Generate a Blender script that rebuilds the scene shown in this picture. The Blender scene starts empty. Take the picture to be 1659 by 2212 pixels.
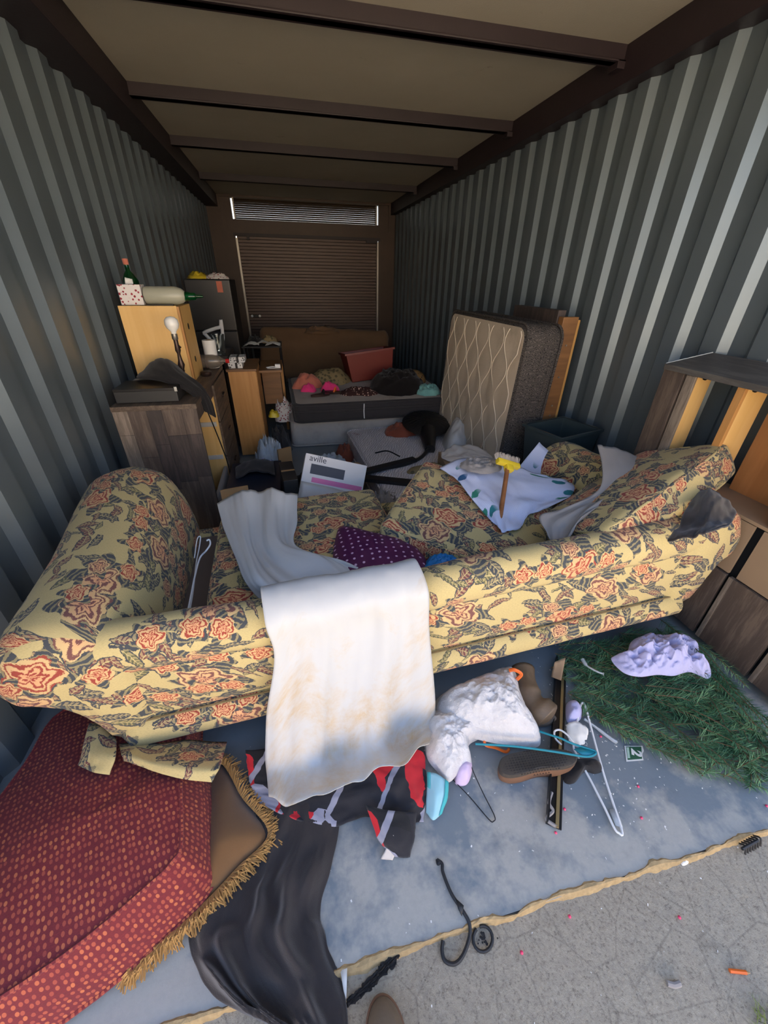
import bpy, bmesh, math, random
import numpy as np
from mathutils import Vector, Matrix, noise as mnoise

# ---------------------------------------------------------------- camera, sky, sun, exposure
S = bpy.context.scene
COL = S.collection
W_PX, H_PX, F_PX = 1659.0, 2212.0, 848.0
CX, CY, CAMZ = 829.5, 1106.0, 1.66
def _unit(v):
    v = np.array(v, float); return v / np.linalg.norm(v)
ROT = np.array([[0.97579376, 0.0989744, -0.19501437], [-0.21817388, 0.50196273, -0.8369191], [0.01505638, 0.85920748, 0.51140573]])   # world = ROT @ camera vector
cam_data = bpy.data.cameras.new('camera'); cam = bpy.data.objects.new('camera', cam_data); COL.objects.link(cam)
cam_data.sensor_fit = 'VERTICAL'; cam_data.sensor_height = 36.0; cam_data.lens = F_PX / H_PX * 36.0
cam_data.clip_start = 0.02; cam_data.clip_end = 200
M4 = Matrix([list(ROT[0]) + [0], list(ROT[1]) + [0], list(ROT[2]) + [CAMZ], [0, 0, 0, 1]])
cam.matrix_world = M4
S.camera = cam

SUN_EL, SUN_AZ = math.radians(57), math.radians(14)
world = bpy.data.worlds.new('sky'); S.world = world; world.use_nodes = True
wn = world.node_tree.nodes; wl = world.node_tree.links; wn.clear()
wo = wn.new('ShaderNodeOutputWorld'); wb = wn.new('ShaderNodeBackground'); sk = wn.new('ShaderNodeTexSky')
sk.sky_type = 'NISHITA'; sk.sun_disc = False; sk.sun_elevation = SUN_EL; sk.sun_rotation = SUN_AZ
sk.air_density = 1.0; sk.dust_density = 3.0; sk.ozone_density = 1.0
wb.inputs['Strength'].default_value = 0.18
wl.new(sk.outputs[0], wb.inputs['Color']); wl.new(wb.outputs[0], wo.inputs['Surface'])
sun_d = bpy.data.lights.new('sun', 'SUN'); sun = bpy.data.objects.new('sun', sun_d); COL.objects.link(sun)
sun_d.energy = 9.5; sun_d.angle = math.radians(0.6); sun_d.color = (1.0, 0.91, 0.80)
sun.rotation_euler = Vector((-math.sin(SUN_AZ) * math.cos(SUN_EL), -math.cos(SUN_AZ) * math.cos(SUN_EL), -math.sin(SUN_EL))).to_track_quat('-Z', 'Y').to_euler()
sun.location = (0, 12, 14)
S.view_settings.view_transform = 'Standard'; S.view_settings.look = 'None'
S.view_settings.gamma = 1.0; S.view_settings.use_curve_mapping = False
S.view_settings.exposure = 1.95

# ---------------------------------------------------------------- helpers
def _ray(x, y): return ROT @ _unit([x - CX, CY - y, -F_PX])
def P(px, py, z=None, y=None, x=None):
    """a point of the place on the plane z=, y= or x= that the photograph shows at (px, py)"""
    d = _ray(px, py)
    if z is not None: t = (z - CAMZ) / d[2]
    elif y is not None: t = y / d[1]
    else: t = x / d[0]
    return Vector((d[0] * t, d[1] * t, CAMZ + d[2] * t))
def PP(px, py, o, nrm):
    d = Vector(_ray(px, py)); c = Vector((0, 0, CAMZ)); t = (o - c).dot(nrm) / d.dot(nrm); return c + d * t
def V(*a): return Vector(a if len(a) > 1 else a[0])
def nz(x, y, z=0.0): return mnoise.noise((x, y, z))
def fb(x, y, z=0.0, o=3):
    s = 0; a = 1; f = 1
    for _ in range(o):
        s += a * mnoise.noise((x * f, y * f, z * f + 7.3 * f)); a *= .5; f *= 2.03
    return s

class MB:
    def __init__(s): s.v = []; s.f = []; s.uv = {}
    def add(s, vs, fs, uvs=None):
        b = len(s.v); s.v += [tuple(p) for p in vs]
        for k, f in enumerate(fs):
            if uvs is not None: s.uv[len(s.f)] = [uvs[i] for i in f]
            s.f.append(tuple(i + b for i in f))
        return s
    def box(s, c, d, rz=0.0, m=None):
        hx, hy, hz = d[0] / 2, d[1] / 2, d[2] / 2
        R = m if m is not None else Matrix.Rotation(rz, 3, 'Z')
        vs = [V(c) + R @ V(x * hx, y * hy, z * hz) for x in (-1, 1) for y in (-1, 1) for z in (-1, 1)]
        return s.add(vs, [(0, 1, 3, 2), (4, 6, 7, 5), (0, 4, 5, 1), (2, 3, 7, 6), (0, 2, 6, 4), (1, 5, 7, 3)])
    def b2(s, a, b):
        return s.box([(a[i] + b[i]) / 2 for i in range(3)], [abs(b[i] - a[i]) for i in range(3)])
    def loft(s, secs, closed=True, caps=True, vlen=None, u0=0.0):
        n = len(secs[0]); vs = []; uv = []; acc = 0
        for k, sec in enumerate(secs):
            if k: acc += sum((V(sec[i]) - V(secs[k - 1][i])).length for i in range(0, n, max(1, n // 6))) / max(1, len(range(0, n, max(1, n // 6))))
            u = u0
            for i in range(n):
                if i: u += (V(sec[i]) - V(sec[i - 1])).length
                vs.append(sec[i]); uv.append((acc, u))
        b0 = len(s.v); s.v += [tuple(p) for p in vs]
        m = n if closed else n - 1
        for k in range(len(secs) - 1):
            for i in range(m):
                j = (i + 1) % n
                q = (k * n + i, k * n + j, (k + 1) * n + j, (k + 1) * n + i)
                us = [uv[t] for t in q]
                if j == 0:
                    d0 = (V(vs[q[0]]) - V(vs[q[1]])).length
                    us = [uv[q[0]], (uv[q[0]][0], uv[q[0]][1] + d0), (uv[q[3]][0], uv[q[3]][1] + d0), uv[q[3]]]
                s.uv[len(s.f)] = us
                s.f.append(tuple(t + b0 for t in q))
        if caps and closed:
            for k, rev in ((0, True), (len(secs) - 1, False)):
                idx = [k * n + i for i in range(n)]
                c0 = V(vs[idx[0]])
                us = [(V(vs[t])[0] - c0[0] + V(vs[t])[1] * .7, V(vs[t])[2] - c0[2]) for t in idx]
                if rev: idx = idx[::-1]; us = us[::-1]
                s.uv[len(s.f)] = us
                s.f.append(tuple(t + b0 for t in idx))
        return s
    def tube(s, pts, r, n=8, caps=True):
        pts = [V(p) for p in pts]; rr = r if isinstance(r, (list, tuple)) else [r] * len(pts)
        secs = []; up = V(0, 0, 1)
        t0 = (pts[1] - pts[0]).normalized()
        if abs(t0.dot(up)) > .95: up = V(1, 0, 0)
        nrm = (up - t0 * up.dot(t0)).normalized()
        for i, p in enumerate(pts):
            t = (pts[min(i + 1, len(pts) - 1)] - pts[max(i - 1, 0)])
            t = t.normalized() if t.length > 1e-9 else t0
            nrm = (nrm - t * nrm.dot(t)); nrm = nrm.normalized() if nrm.length > 1e-6 else V(1, 0, 0)
            bn = t.cross(nrm)
            secs.append([p + (nrm * math.cos(2 * math.pi * k / n) + bn * math.sin(2 * math.pi * k / n)) * rr[i] for k in range(n)])
        return s.loft(secs, True, caps)
    def lathe(s, prof, c=(0, 0, 0), n=20, axis=None):
        R = axis.to_matrix() if axis is not None else Matrix.Identity(3)
        secs = [[V(c) + R @ V(r * math.cos(2 * math.pi * k / n), r * math.sin(2 * math.pi * k / n), z) for k in range(n)] for r, z in prof]
        return s.loft(secs, True, True)
    def grid(s, g, uv=None):
        R, C_ = len(g), len(g[0]); vs = [p for row in g for p in row]
        if uv is None:
            uv = []; 
            acc = [0.0] * C_
            for r in range(R):
                u = 0
                for c in range(C_):
                    if r: acc[c] += (V(g[r][c]) - V(g[r - 1][c])).length
                    if c: u += (V(g[r][c]) - V(g[r][c - 1])).length
                    uv.append((u, acc[c]))
        fs = [(r * C_ + c, r * C_ + c + 1, (r + 1) * C_ + c + 1, (r + 1) * C_ + c) for r in range(R - 1) for c in range(C_ - 1)]
        return s.add(vs, fs, uv)
    def fan(s, pts, z0, z1):
        """flat prism of a closed outline between two heights"""
        n = len(pts); vs = [(p[0], p[1], z0) for p in pts] + [(p[0], p[1], z1) for p in pts]
        fs = [tuple(range(n - 1, -1, -1)), tuple(range(n, 2 * n))] + [(i, (i + 1) % n, n + (i + 1) % n, n + i) for i in range(n)]
        return s.add(vs, fs)
    def xf(s, m):
        s.v = [tuple(m @ V(p)) for p in s.v]; return s
    def build(s, name, mat, parent=None, smooth=True, bevel=0.0, thick=0.0, angle=40, world=True, sub=0, off=1.0):
        me = bpy.data.meshes.new(name); me.from_pydata(s.v, [], s.f)
        if s.uv:
            ul = me.uv_layers.new(name='UVMap'); k = 0; arr = np.zeros(len(me.loops) * 2, dtype=np.float32)
            for fi, f in enumerate(s.f):
                u = s.uv.get(fi)
                for j in range(len(f)):
                    if u is not None: arr[2 * k], arr[2 * k + 1] = u[j]
                    else: arr[2 * k], arr[2 * k + 1] = s.v[f[j]][0] + s.v[f[j]][1] * .6, s.v[f[j]][2] + s.v[f[j]][1] * .6
                    k += 1
            ul.data.foreach_set('uv', arr)
        me.validate()
        if bevel > 0:
            bm = bmesh.new(); bm.from_mesh(me)
            bmesh.ops.bevel(bm, geom=[e for e in bm.edges if len(e.link_faces) == 2 and e.calc_face_angle(0) > .6], offset=bevel, segments=2, affect='EDGES', profile=.6)
            bm.to_mesh(me); bm.free()
        o = bpy.data.objects.new(name, me); COL.objects.link(o)
        me.materials.append(MAT(mat) if isinstance(mat, str) else mat)
        if smooth:
            me.polygons.foreach_set('use_smooth', [True] * len(me.polygons))
            try: me.set_sharp_from_angle(angle=math.radians(angle))
            except Exception: pass
        if thick > 0:
            md = o.modifiers.new('thickness', 'SOLIDIFY'); md.thickness = thick; md.offset = off
        if sub: 
            md = o.modifiers.new('smooth', 'SUBSURF'); md.levels = sub; md.render_levels = sub
        if parent is not None:
            o.parent = parent
            if world: o.matrix_parent_inverse = PINV(parent)
        return o
def PINV(p): return p.matrix_basis.inverted() if p.parent is None else (p.matrix_parent_inverse @ p.matrix_basis).inverted() @ PINV(p.parent)

def tag(o, label, cat, group=None, kind=None):
    o['label'] = label
    if cat: o['category'] = cat
    if group: o['group'] = group
    if kind: o['kind'] = kind
    return o
def struct(o, label=None):
    o['kind'] = 'structure'
    if label: o['label'] = label
    return o
def thing(name, label, cat, loc=(0, 0, 0), group=None):
    o = bpy.data.objects.new(name, None); COL.objects.link(o); o.empty_display_size = .05
    o.location = loc
    return tag(o, label, cat, group)
def copy_tree(o, parent=None):
    c = o.copy(); COL.objects.link(c)
    if parent is not None: c.parent = parent
    for ch in [q for q in bpy.data.objects if q.parent == o]: copy_tree(ch, c)
    return c

def cr(p0, p1, p2, p3, t):
    return 0.5 * ((2 * p1) + (p2 - p0) * t + (2 * p0 - 5 * p1 + 4 * p2 - p3) * t * t + (3 * p1 - p0 - 3 * p2 + p3) * t * t * t)
def spline(pts, n, closed=False):
    pts = [V(p) for p in pts]; m = len(pts); out = []
    segs = m if closed else m - 1
    for i in range(segs):
        a = pts[(i - 1) % m] if closed or i > 0 else pts[0] * 2 - pts[1]
        b = pts[i]; c = pts[(i + 1) % m]
        d = pts[(i + 2) % m] if closed or i + 2 < m else pts[-1] * 2 - pts[-2]
        for k in range(n): out.append(cr(a, b, c, d, k / n))
    if not closed: out.append(pts[-1].copy())
    return out
def patch(ctrl, nu, nv):
    """smooth surface through a grid of control points"""
    rows = [spline(r, nu) for r in ctrl]
    cols = [spline([r[i] for r in rows], nv) for i in range(len(rows[0]))]
    return [[cols[i][j] for i in range(len(cols))] for j in range(len(cols[0]))]
def grid_normals(g):
    R, C_ = len(g), len(g[0]); N = []
    for r in range(R):
        row = []
        for c in range(C_):
            a = g[r][min(c + 1, C_ - 1)] - g[r][max(c - 1, 0)]; b = g[min(r + 1, R - 1)][c] - g[max(r - 1, 0)][c]
            k = a.cross(b); row.append(k.normalized() if k.length > 1e-9 else V(0, 0, 1))
        N.append(row)
    return N
def cloth(ctrl, nu=8, nv=8, amp=.01, fu=6., fv=2., seed=0, fine=.003, ff=18., edge=0.0, ridged=False, ampf=None):
    """sheet of cloth: control surface + folds (fu across, fv along) + fine wrinkles"""
    g = patch(ctrl, nu, nv); N = grid_normals(g); R, C_ = len(g), len(g[0]); out = []
    for r in range(R):
        row = []
        for c in range(C_):
            u = c / (C_ - 1); v = r / (R - 1)
            w = nz(u * 2.1, v * 2.1, seed + 31) * .5
            k = fb(u * fu + w, v * fv + w, seed, 2)
            if ridged: k = 1 - 2.2 * abs(k)
            d = amp * (ampf(u, v) if ampf else 1) * k + fine * fb(u * ff, v * ff * .8, seed + 9, 2)
            e = min(u, 1 - u, v, 1 - v)
            p = g[r][c] + N[r][c] * d
            if edge and e < .08:
                p = p + V(nz(u * 14, v * 14, seed), nz(u * 14, v * 14, seed + 5), 0) * edge * (1 - e / .08)
            row.append(p)
        out.append(row)
    return out
def sstep(a, b, x):
    t = min(1, max(0, (x - a) / (b - a))); return t * t * (3 - 2 * t)
def softbox(sx, sy, sz, r, n=10, puff=0.0, wr=0.0, seed=0, squash=None):
    """rounded, puffed cushion: closed mesh with metre uvs"""
    mb = MB(); H = (sx / 2, sy / 2, sz / 2)
    def shape(p):
        q = V(p); inner = V([max(-h + r, min(h - r, c)) for h, c in zip(H, q)])
        d = q - inner
        if d.length > 1e-9: q = inner + d.normalized() * r
        u, v, w = q.x / H[0], q.y / H[1], q.z / H[2]
        e = (1 - min(1, abs(u)) ** 2.4) * (1 - min(1, abs(v)) ** 2.4)
        q.z += math.copysign(puff * e, q.z) if abs(w) > .02 else 0
        q.x += math.copysign(puff * .35 * (1 - v * v) * (1 - w * w * .8), q.x) * (abs(u) > .5)
        q.y += math.copysign(puff * .35 * (1 - u * u) * (1 - w * w * .8), q.y) * (abs(v) > .5)
        if wr: q += V(nz(q.x * 9, q.y * 9, q.z * 9 + seed), nz(q.x * 9 + 5, q.y * 9, q.z * 9 + seed), fb(q.x * 7, q.y * 7, q.z * 7 + seed + 3)) * wr
        if squash: q = squash(q)
        return q
    def ticks(h):
        m = max(4, n); return [-h, -h + r * .5] + [-(h - r) + 2 * (h - r) * i / m for i in range(m + 1)] + [h - r * .5, h]
    T = [ticks(H[0]), ticks(H[1]), ticks(H[2]) if sz > 4 * r else [-H[2], -H[2] + r * .5, -H[2] + r, 0, H[2] - r, H[2] - r * .5, H[2]]]
    if sz <= 2.02 * r: T[2] = [-H[2], -H[2] * .6, 0, H[2] * .6, H[2]]
    for ax, sgn in ((2, 1), (2, -1), (0, 1), (0, -1), (1, 1), (1, -1)):
        a, b = [(1, 2), (2, 0), (0, 1)][ax]
        g = []; uvs = []
        for tb in T[b]:
            row = []
            for ta in T[a]:
                p = [0, 0, 0]; p[ax] = sgn * H[ax]; p[a] = ta; p[b] = tb
                row.append(shape(p)); uvs.append((ta + ax * .37 + sgn * .11, tb + sgn * .23))
            g.append(row if sgn > 0 else row[::-1])
            if sgn < 0: uvs[-len(row):] = uvs[-len(row):][::-1]
        mb.grid(g, uvs)
    return mb
def weld(o, d=1e-4):
    bm = bmesh.new(); bm.from_mesh(o.data); bmesh.ops.remove_doubles(bm, verts=bm.verts, dist=d)
    bmesh.ops.recalc_face_normals(bm, faces=bm.faces)
    bm.to_mesh(o.data); bm.free()
    o.data.polygons.foreach_set('use_smooth', [True] * len(o.data.polygons)); return o
def frame(loc, x, y):
    """matrix with the given local x axis and an approximate y axis"""
    x = V(x).normalized(); y = V(y); z = x.cross(y).normalized(); y = z.cross(x)
    return Matrix(((x[0], y[0], z[0], loc[0]), (x[1], y[1], z[1], loc[1]), (x[2], y[2], z[2], loc[2]), (0, 0, 0, 1)))
def eul(loc, rx=0, ry=0, rz=0):
    return Matrix.Translation(V(loc)) @ Matrix.Rotation(math.radians(rz), 4, 'Z') @ Matrix.Rotation(math.radians(ry), 4, 'Y') @ Matrix.Rotation(math.radians(rx), 4, 'X')
def heap(c, rx, ry, h, seed=0, n=34, folds=7.5, amp=.48, rot=0.0, edge=.18, sink=0.0, base=None):
    """heap of dropped cloth: irregular dome with folded ridges"""
    g = []; R_ = n; A = int(n * 1.6)
    for i in range(R_ + 1):
        t = i / R_; row = []
        for k in range(A + 1):
            a = 2 * math.pi * (k % A) / A
            e = 1 + edge * fb(math.cos(a) * 1.7, math.sin(a) * 1.7, seed, 3)
            x = math.cos(a) * t * e; y = math.sin(a) * t * e
            k1 = fb(x * folds * .6 + nz(x * 2, y * 2, seed + 4), y * folds * .35, seed + 1.7, 3)
            rid = 1 - abs(fb(x * folds * .5 + 3, y * folds * .5, seed + 8, 3)) * 2.2
            prof = max(0, 1 - t ** 3.0)
            z = h * (prof ** .8 * (1 - amp) + amp * prof ** .5 * (.5 * rid + .5 * k1) * sstep(0, .3, t) + amp * .3 * (1 - sstep(0, .3, t)))
            z = max(z, .004 + .02 * abs(nz(x * 5, y * 5, seed)) * (1 if t < 1 else .3))
            ox = .10 * nz(x * 4, y * 4, seed + 12); oy = .10 * nz(x * 4, y * 4, seed + 17)
            p = V((x + ox) * rx, (y + oy) * ry, z)
            p.rotate(Matrix.Rotation(rot, 3, 'Z'))
            p += V(c)
            if base: p.z = base(p.x, p.y) + z
            row.append(p)
        g.append(row)
    return MB().grid(g)
def solid_text(s, size, m, mat, name, parent, depth=.0006, align='CENTER', bold=0.0):
    cu = bpy.data.curves.new(name, 'FONT'); cu.body = s; cu.size = size; cu.extrude = depth; cu.offset = bold
    cu.align_x = align; cu.align_y = 'CENTER'
    to = bpy.data.objects.new(name, cu); COL.objects.link(to)
    dg = bpy.context.evaluated_depsgraph_get(); me = bpy.data.meshes.new_from_object(to.evaluated_get(dg))
    bpy.data.objects.remove(to); me.transform(m)
    o = bpy.data.objects.new(name, me); COL.objects.link(o); me.materials.clear(); me.materials.append(MAT(mat))
    if parent is not None: o.parent = parent; o.matrix_parent_inverse = PINV(parent)
    return o
def blob(pxs, z, h, seed=0, crump=.35, folds=6.0, rings=18, A=72, p=2.0, fine=.0, wpts=None, lift=None, under=True):
    """soft heap with a given outline (lying at height z), crumpled top"""
    w = wpts if wpts is not None else [P(x, y, z=z) for x, y in pxs]
    out = spline(w, max(2, A // len(w)), True); A = len(out)
    c = sum(out, V(0, 0, 0)) / A
    g = []
    for i in range(rings + 1):
        t = (i / rings); row = []
        for k in range(A + 1):
            q = c.lerp(out[k % A], t)
            pr = max(0.0, 1 - t ** p)
            a = fb(q.x * folds, q.y * folds * .7, seed, 3); rd = 1 - 2.4 * abs(fb(q.x * folds * .8 + 4, q.y * folds * .8, seed + 5, 3))
            hh = h * (pr ** .7) * (1 + crump * (.8 * a + .5 * rd)) + fine * fb(q.x * 60, q.y * 60, seed, 2) * (pr ** .3 if t < 1 else 0)
            hh = max(hh, .003 * (1 - t))
            o = .05 * h * crump
            p_ = q + V(nz(q.x * 14, q.y * 14, seed + 2), nz(q.x * 14, q.y * 14, seed + 6), 0) * o * (1 - t) + V(0, 0, hh)
            if lift: p_.z += lift(p_.x, p_.y)
            row.append(p_)
        g.append(row)
    return MB().grid(g)
def strip(L, R, k=6, hump=.02, seed=0, edge=.006):
    """control grid between two edges given as world points"""
    ctrl = []
    for j, (a, b) in enumerate(zip(L, R)):
        row = []
        for i in range(k):
            t = i / (k - 1); q = V(a).lerp(V(b), t)
            if 0 < i < k - 1: q.z += hump * (.5 + abs(nz(i * 1.7 + seed, j * 1.3, seed)))
            row.append(q)
        ctrl.append(row)
    return ctrl
def one(mb, name, mat, label, cat, group=None, kind=None, **kw):
    return tag(mb.build(name, mat, **kw), label, cat, group, kind)
# ---------------------------------------------------------------- materials
_MATS = {}
def lin(c):
    """0-255 display colour to linear"""
    return tuple(((x / 255) / 12.92 if x / 255 <= .04045 else ((x / 255 + .055) / 1.055) ** 2.4) for x in c)
class NT:
    def __init__(s, name):
        s.m = bpy.data.materials.new(name); s.m.use_nodes = True; s.t = s.m.node_tree; s.n = s.t.nodes; s.l = s.t.links
        s.b = s.n['Principled BSDF']
    def new(s, t, **kw):
        n = s.n.new(t)
        for k, v in kw.items(): setattr(n, k, v)
        return n
    def set(s, n, **kw):
        for k, v in kw.items():
            k = k.replace('_', ' ')
            if hasattr(v, 'is_output') or hasattr(v, 'links'): s.l.new(v, n.inputs[k])
            else: n.inputs[k].default_value = v
        return n
    def coord(s, kind='Object', scale=(1, 1, 1), rot=(0, 0, 0), loc=(0, 0, 0)):
        c = s.new('ShaderNodeTexCoord'); m = s.new('ShaderNodeMapping')
        m.inputs['Scale'].default_value = scale; m.inputs['Rotation'].default_value = rot; m.inputs['Location'].default_value = loc
        s.l.new(c.outputs[kind], m.inputs['Vector']); return m.outputs[0]
    def noise(s, vec, scale=5, detail=3, rough=.55, dist=0):
        n = s.new('ShaderNodeTexNoise'); s.l.new(vec, n.inputs['Vector'])
        s.set(n, Scale=scale, Detail=detail, Roughness=rough, Distortion=dist); return n
    def ramp(s, fac, stops, interp='LINEAR'):
        r = s.new('ShaderNodeValToRGB'); e = r.color_ramp; e.interpolation = interp
        while len(e.elements) < len(stops): e.elements.new(.5)
        for el, (p, c) in zip(e.elements, stops): el.position = p; el.color = (*c[:3], 1)
        s.l.new(fac, r.inputs[0]); return r.outputs[0]
    def mix(s, fac, a, b, mode='MIX'):
        n = s.new('ShaderNodeMix', data_type='RGBA', blend_type=mode)
        for i, v in ((0, fac), (6, a), (7, b)):
            if hasattr(v, 'links'): s.l.new(v, n.inputs[i])
            elif isinstance(v, (int, float)): n.inputs[i].default_value = v
            else: n.inputs[i].default_value = (*v[:3], 1)
        return n.outputs[2]
    def math(s, op, a, b=0.0, c=0.0):
        n = s.new('ShaderNodeMath', operation=op)
        for i, v in enumerate((a, b, c)):
            if hasattr(v, 'links'): s.l.new(v, n.inputs[i])
            else: n.inputs[i].default_value = v
        return n.outputs[0]
    def bump(s, h, strength=.3, dist=.01):
        n = s.new('ShaderNodeBump'); s.set(n, Strength=strength, Distance=dist); s.l.new(h, n.inputs['Height'])
        s.l.new(n.outputs[0], s.b.inputs['Normal'])
    def out(s, col=None, rough=None, **kw):
        for k, v in (('Base Color', col), ('Roughness', rough)):
            if v is None: continue
            if hasattr(v, 'links'): s.l.new(v, s.b.inputs[k])
            elif isinstance(v, (int, float)): s.b.inputs[k].default_value = v
            else: s.b.inputs[k].default_value = (*v[:3], 1)
        for k, v in kw.items(): s.b.inputs[k.replace('_', ' ')].default_value = v
        return s.m
def MAT(name): return _MATS[name]
def simple(name, rgb, rough=.6, var=.12, scale=14, bump=.0, bscale=60, metal=0.0, spec=.5, coat=0.0, sheen=0.0, kind='Object', trans=0.0, ior=1.45, alpha=1.0, sss=0.0):
    n = NT(name); c = lin(rgb); v = n.coord(kind)
    t = n.noise(v, scale, 3)
    col = n.mix(t.outputs[0], [x * (1 - var) for x in c], [min(1, x * (1 + var)) for x in c])
    if bump: n.bump(n.noise(v, bscale, 3).outputs[0], bump, .004)
    kw = dict(Metallic=metal)
    n.b.inputs['Specular IOR Level'].default_value = spec
    if coat: kw['Coat Weight'] = coat
    if sheen: kw['Sheen Weight'] = sheen
    if trans: kw['Transmission Weight'] = trans; kw['IOR'] = ior
    if alpha < 1: kw['Alpha'] = alpha
    if sss: kw['Subsurface Weight'] = sss; n.b.inputs['Subsurface Radius'].default_value = (.02, .02, .02)
    _MATS[name] = n.out(col, rough, **kw); return _MATS[name]
def fabric(name, rgb, var=.15, scale=7, weave=260, bump=.35, rough=.92, sheen=.15, stain=None, stain_amt=.5, kind='Object'):
    n = NT(name); c = lin(rgb); v = n.coord(kind)
    t = n.noise(v, scale, 4)
    col = n.mix(t.outputs[0], [x * (1 - var) for x in c], [min(1, x * (1 + var)) for x in c])
    if stain:
        st = n.noise(v, 3.1, 6, .62)
        col = n.mix(n.ramp(st.outputs[0], [(.52, (0, 0, 0)), (.72, (stain_amt,) * 3)]), col, lin(stain))
    w = n.noise(v, weave, 2)
    n.bump(w.outputs[0], bump, .002)
    n.b.inputs['Specular IOR Level'].default_value = .2
    _MATS[name] = n.out(col, rough, Sheen_Weight=sheen); return _MATS[name]

def make_floral(name, ground, ground2, leafc, rosec, rose_hi):
    """woven rose tapestry: single pointed leaves and ringed roses with leaf collars on a tan ground"""
    n = NT(name); uv = n.coord('UV')
    nw = n.noise(uv, 26, 4, .62)
    sub = n.new('ShaderNodeVectorMath', operation='SUBTRACT'); n.l.new(nw.outputs[1], sub.inputs[0]); sub.inputs[1].default_value = (.5, .5, .5)
    sc = n.new('ShaderNodeVectorMath', operation='SCALE'); n.l.new(sub.outputs[0], sc.inputs[0]); sc.inputs['Scale'].default_value = .030
    ad = n.new('ShaderNodeVectorMath', operation='ADD'); n.l.new(uv, ad.inputs[0]); n.l.new(sc.outputs[0], ad.inputs[1])
    wv = ad.outputs[0]
    grain = n.noise(n.coord('UV', (1, 4, 1)), 120, 2).outputs[0]
    base = n.mix(n.noise(uv, 3, 2).outputs[0], ground, ground2)
    base = n.mix(n.ramp(grain, [(.45, (0, 0, 0)), (.62, (.35,) * 3)]), base, [c * .70 for c in ground2])
    jag = n.math('MULTIPLY', n.math('SUBTRACT', n.noise(n.coord('UV', (1, 3, 1)), 150, 2).outputs[0], .5), .35)
    def cells(scale, off, rnd=1.0):
        m = n.new('ShaderNodeMapping'); n.l.new(wv, m.inputs['Vector']); m.inputs['Location'].default_value = (off, off * .7, 0)
        v = n.new('ShaderNodeTexVoronoi', voronoi_dimensions='2D', feature='F1'); n.l.new(m.outputs[0], v.inputs['Vector']); n.set(v, Scale=scale, Randomness=rnd)
        d = n.new('ShaderNodeVectorMath', operation='SUBTRACT'); n.l.new(m.outputs[0], d.inputs[0]); n.l.new(v.outputs['Position'], d.inputs[1])
        s1 = n.new('ShaderNodeSeparateXYZ'); n.l.new(d.outputs[0], s1.inputs[0]); s2 = n.new('ShaderNodeSeparateColor'); n.l.new(v.outputs['Color'], s2.inputs[0])
        return s1.outputs[0], s1.outputs[1], s2.outputs
    col = base
    for i, (scale, off, L, W, keep) in enumerate(((8.2, .0, .062, .023, .30), (9.2, 3.3, .056, .019, .36), (13, 7.1, .036, .014, .48), (7.2, 11.7, .080, .011, .50))):
        lx, ly, c = cells(scale, off)
        ang = n.math('ADD', n.math('MULTIPLY', c[0], 2.2), -1.5)
        ca, sa = n.math('COSINE', ang), n.math('SINE', ang)
        x = n.math('ADD', n.math('MULTIPLY', lx, ca), n.math('MULTIPLY', ly, sa)); y = n.math('SUBTRACT', n.math('MULTIPLY', ly, ca), n.math('MULTIPLY', lx, sa))
        y = n.math('ADD', y, n.math('MULTIPLY', n.math('MULTIPLY', x, x), 3.0))
        xn = n.math('DIVIDE', x, L); ay = n.math('DIVIDE', n.math('ABSOLUTE', y), W)
        lim = n.math('SUBTRACT', 1.0, n.math('MULTIPLY', xn, xn))
        body = n.math('GREATER_THAN', n.math('ADD', lim, jag), ay)
        vein = n.math('SINE', n.math('ADD', n.math('MULTIPLY', x, 420), n.math('MULTIPLY', ay, -5.0)))
        half = n.math('GREATER_THAN', y, 0.0)
        tone = n.ramp(c[1], [(0, leafc[0]), (.40, leafc[0]), (.42, leafc[1]), (.80, leafc[1]), (.82, leafc[2]), (1, leafc[2])])
        light = n.mix(.52, tone, ground)
        hatch = n.math('GREATER_THAN', n.math('ADD', vein, n.math('MULTIPLY', half, .9)), .45)
        tone = n.mix(n.math('MULTIPLY', hatch, .85), tone, light)
        tone = n.mix(n.math('LESS_THAN', ay, .07), tone, ground2)
        tone = n.mix(n.math('GREATER_THAN', ay, n.math('SUBTRACT', lim, .22)), tone, leafc[0])
        col = n.mix(n.math('MULTIPLY', body, n.math('GREATER_THAN', c[2], keep)), col, tone)
    # roses
    for scale, off, R, keep in ((4.3, 1.9, .066, .25), (6.6, 5.3, .034, .5)):
        lx, ly, c = cells(scale, off, .75)
        th = n.math('ARCTAN2', ly, n.math('MULTIPLY', lx, .8)); r = n.math('SQRT', n.math('ADD', n.math('MULTIPLY', n.math('MULTIPLY', lx, .8), n.math('MULTIPLY', lx, .8)), n.math('MULTIPLY', ly, ly)))
        ph = n.math('MULTIPLY', c[0], 6.28)
        lob = n.math('ADD', n.math('MULTIPLY', n.math('SINE', n.math('ADD', n.math('MULTIPLY', th, 5), ph)), .11), n.math('MULTIPLY', n.math('SINE', n.math('ADD', n.math('MULTIPLY', th, 8), n.math('MULTIPLY', ph, 3))), .07))
        rr = n.math('ADD', n.math('DIVIDE', r, R), n.math('ADD', lob, n.math('MULTIPLY', jag, .35)))
        # collar of leaves
        la = n.math('ABSOLUTE', n.math('SINE', n.math('ADD', n.math('MULTIPLY', th, 2.5), ph)))
        leafr = n.math('ADD', 1.0, n.math('MULTIPLY', n.math('POWER', la, 3.4), .85))
        lm_ = n.math('MULTIPLY', n.math('LESS_THAN', n.math('ADD', n.math('DIVIDE', r, R), n.math('MULTIPLY', jag, .5)), leafr), n.math('GREATER_THAN', c[2], keep))
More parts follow.
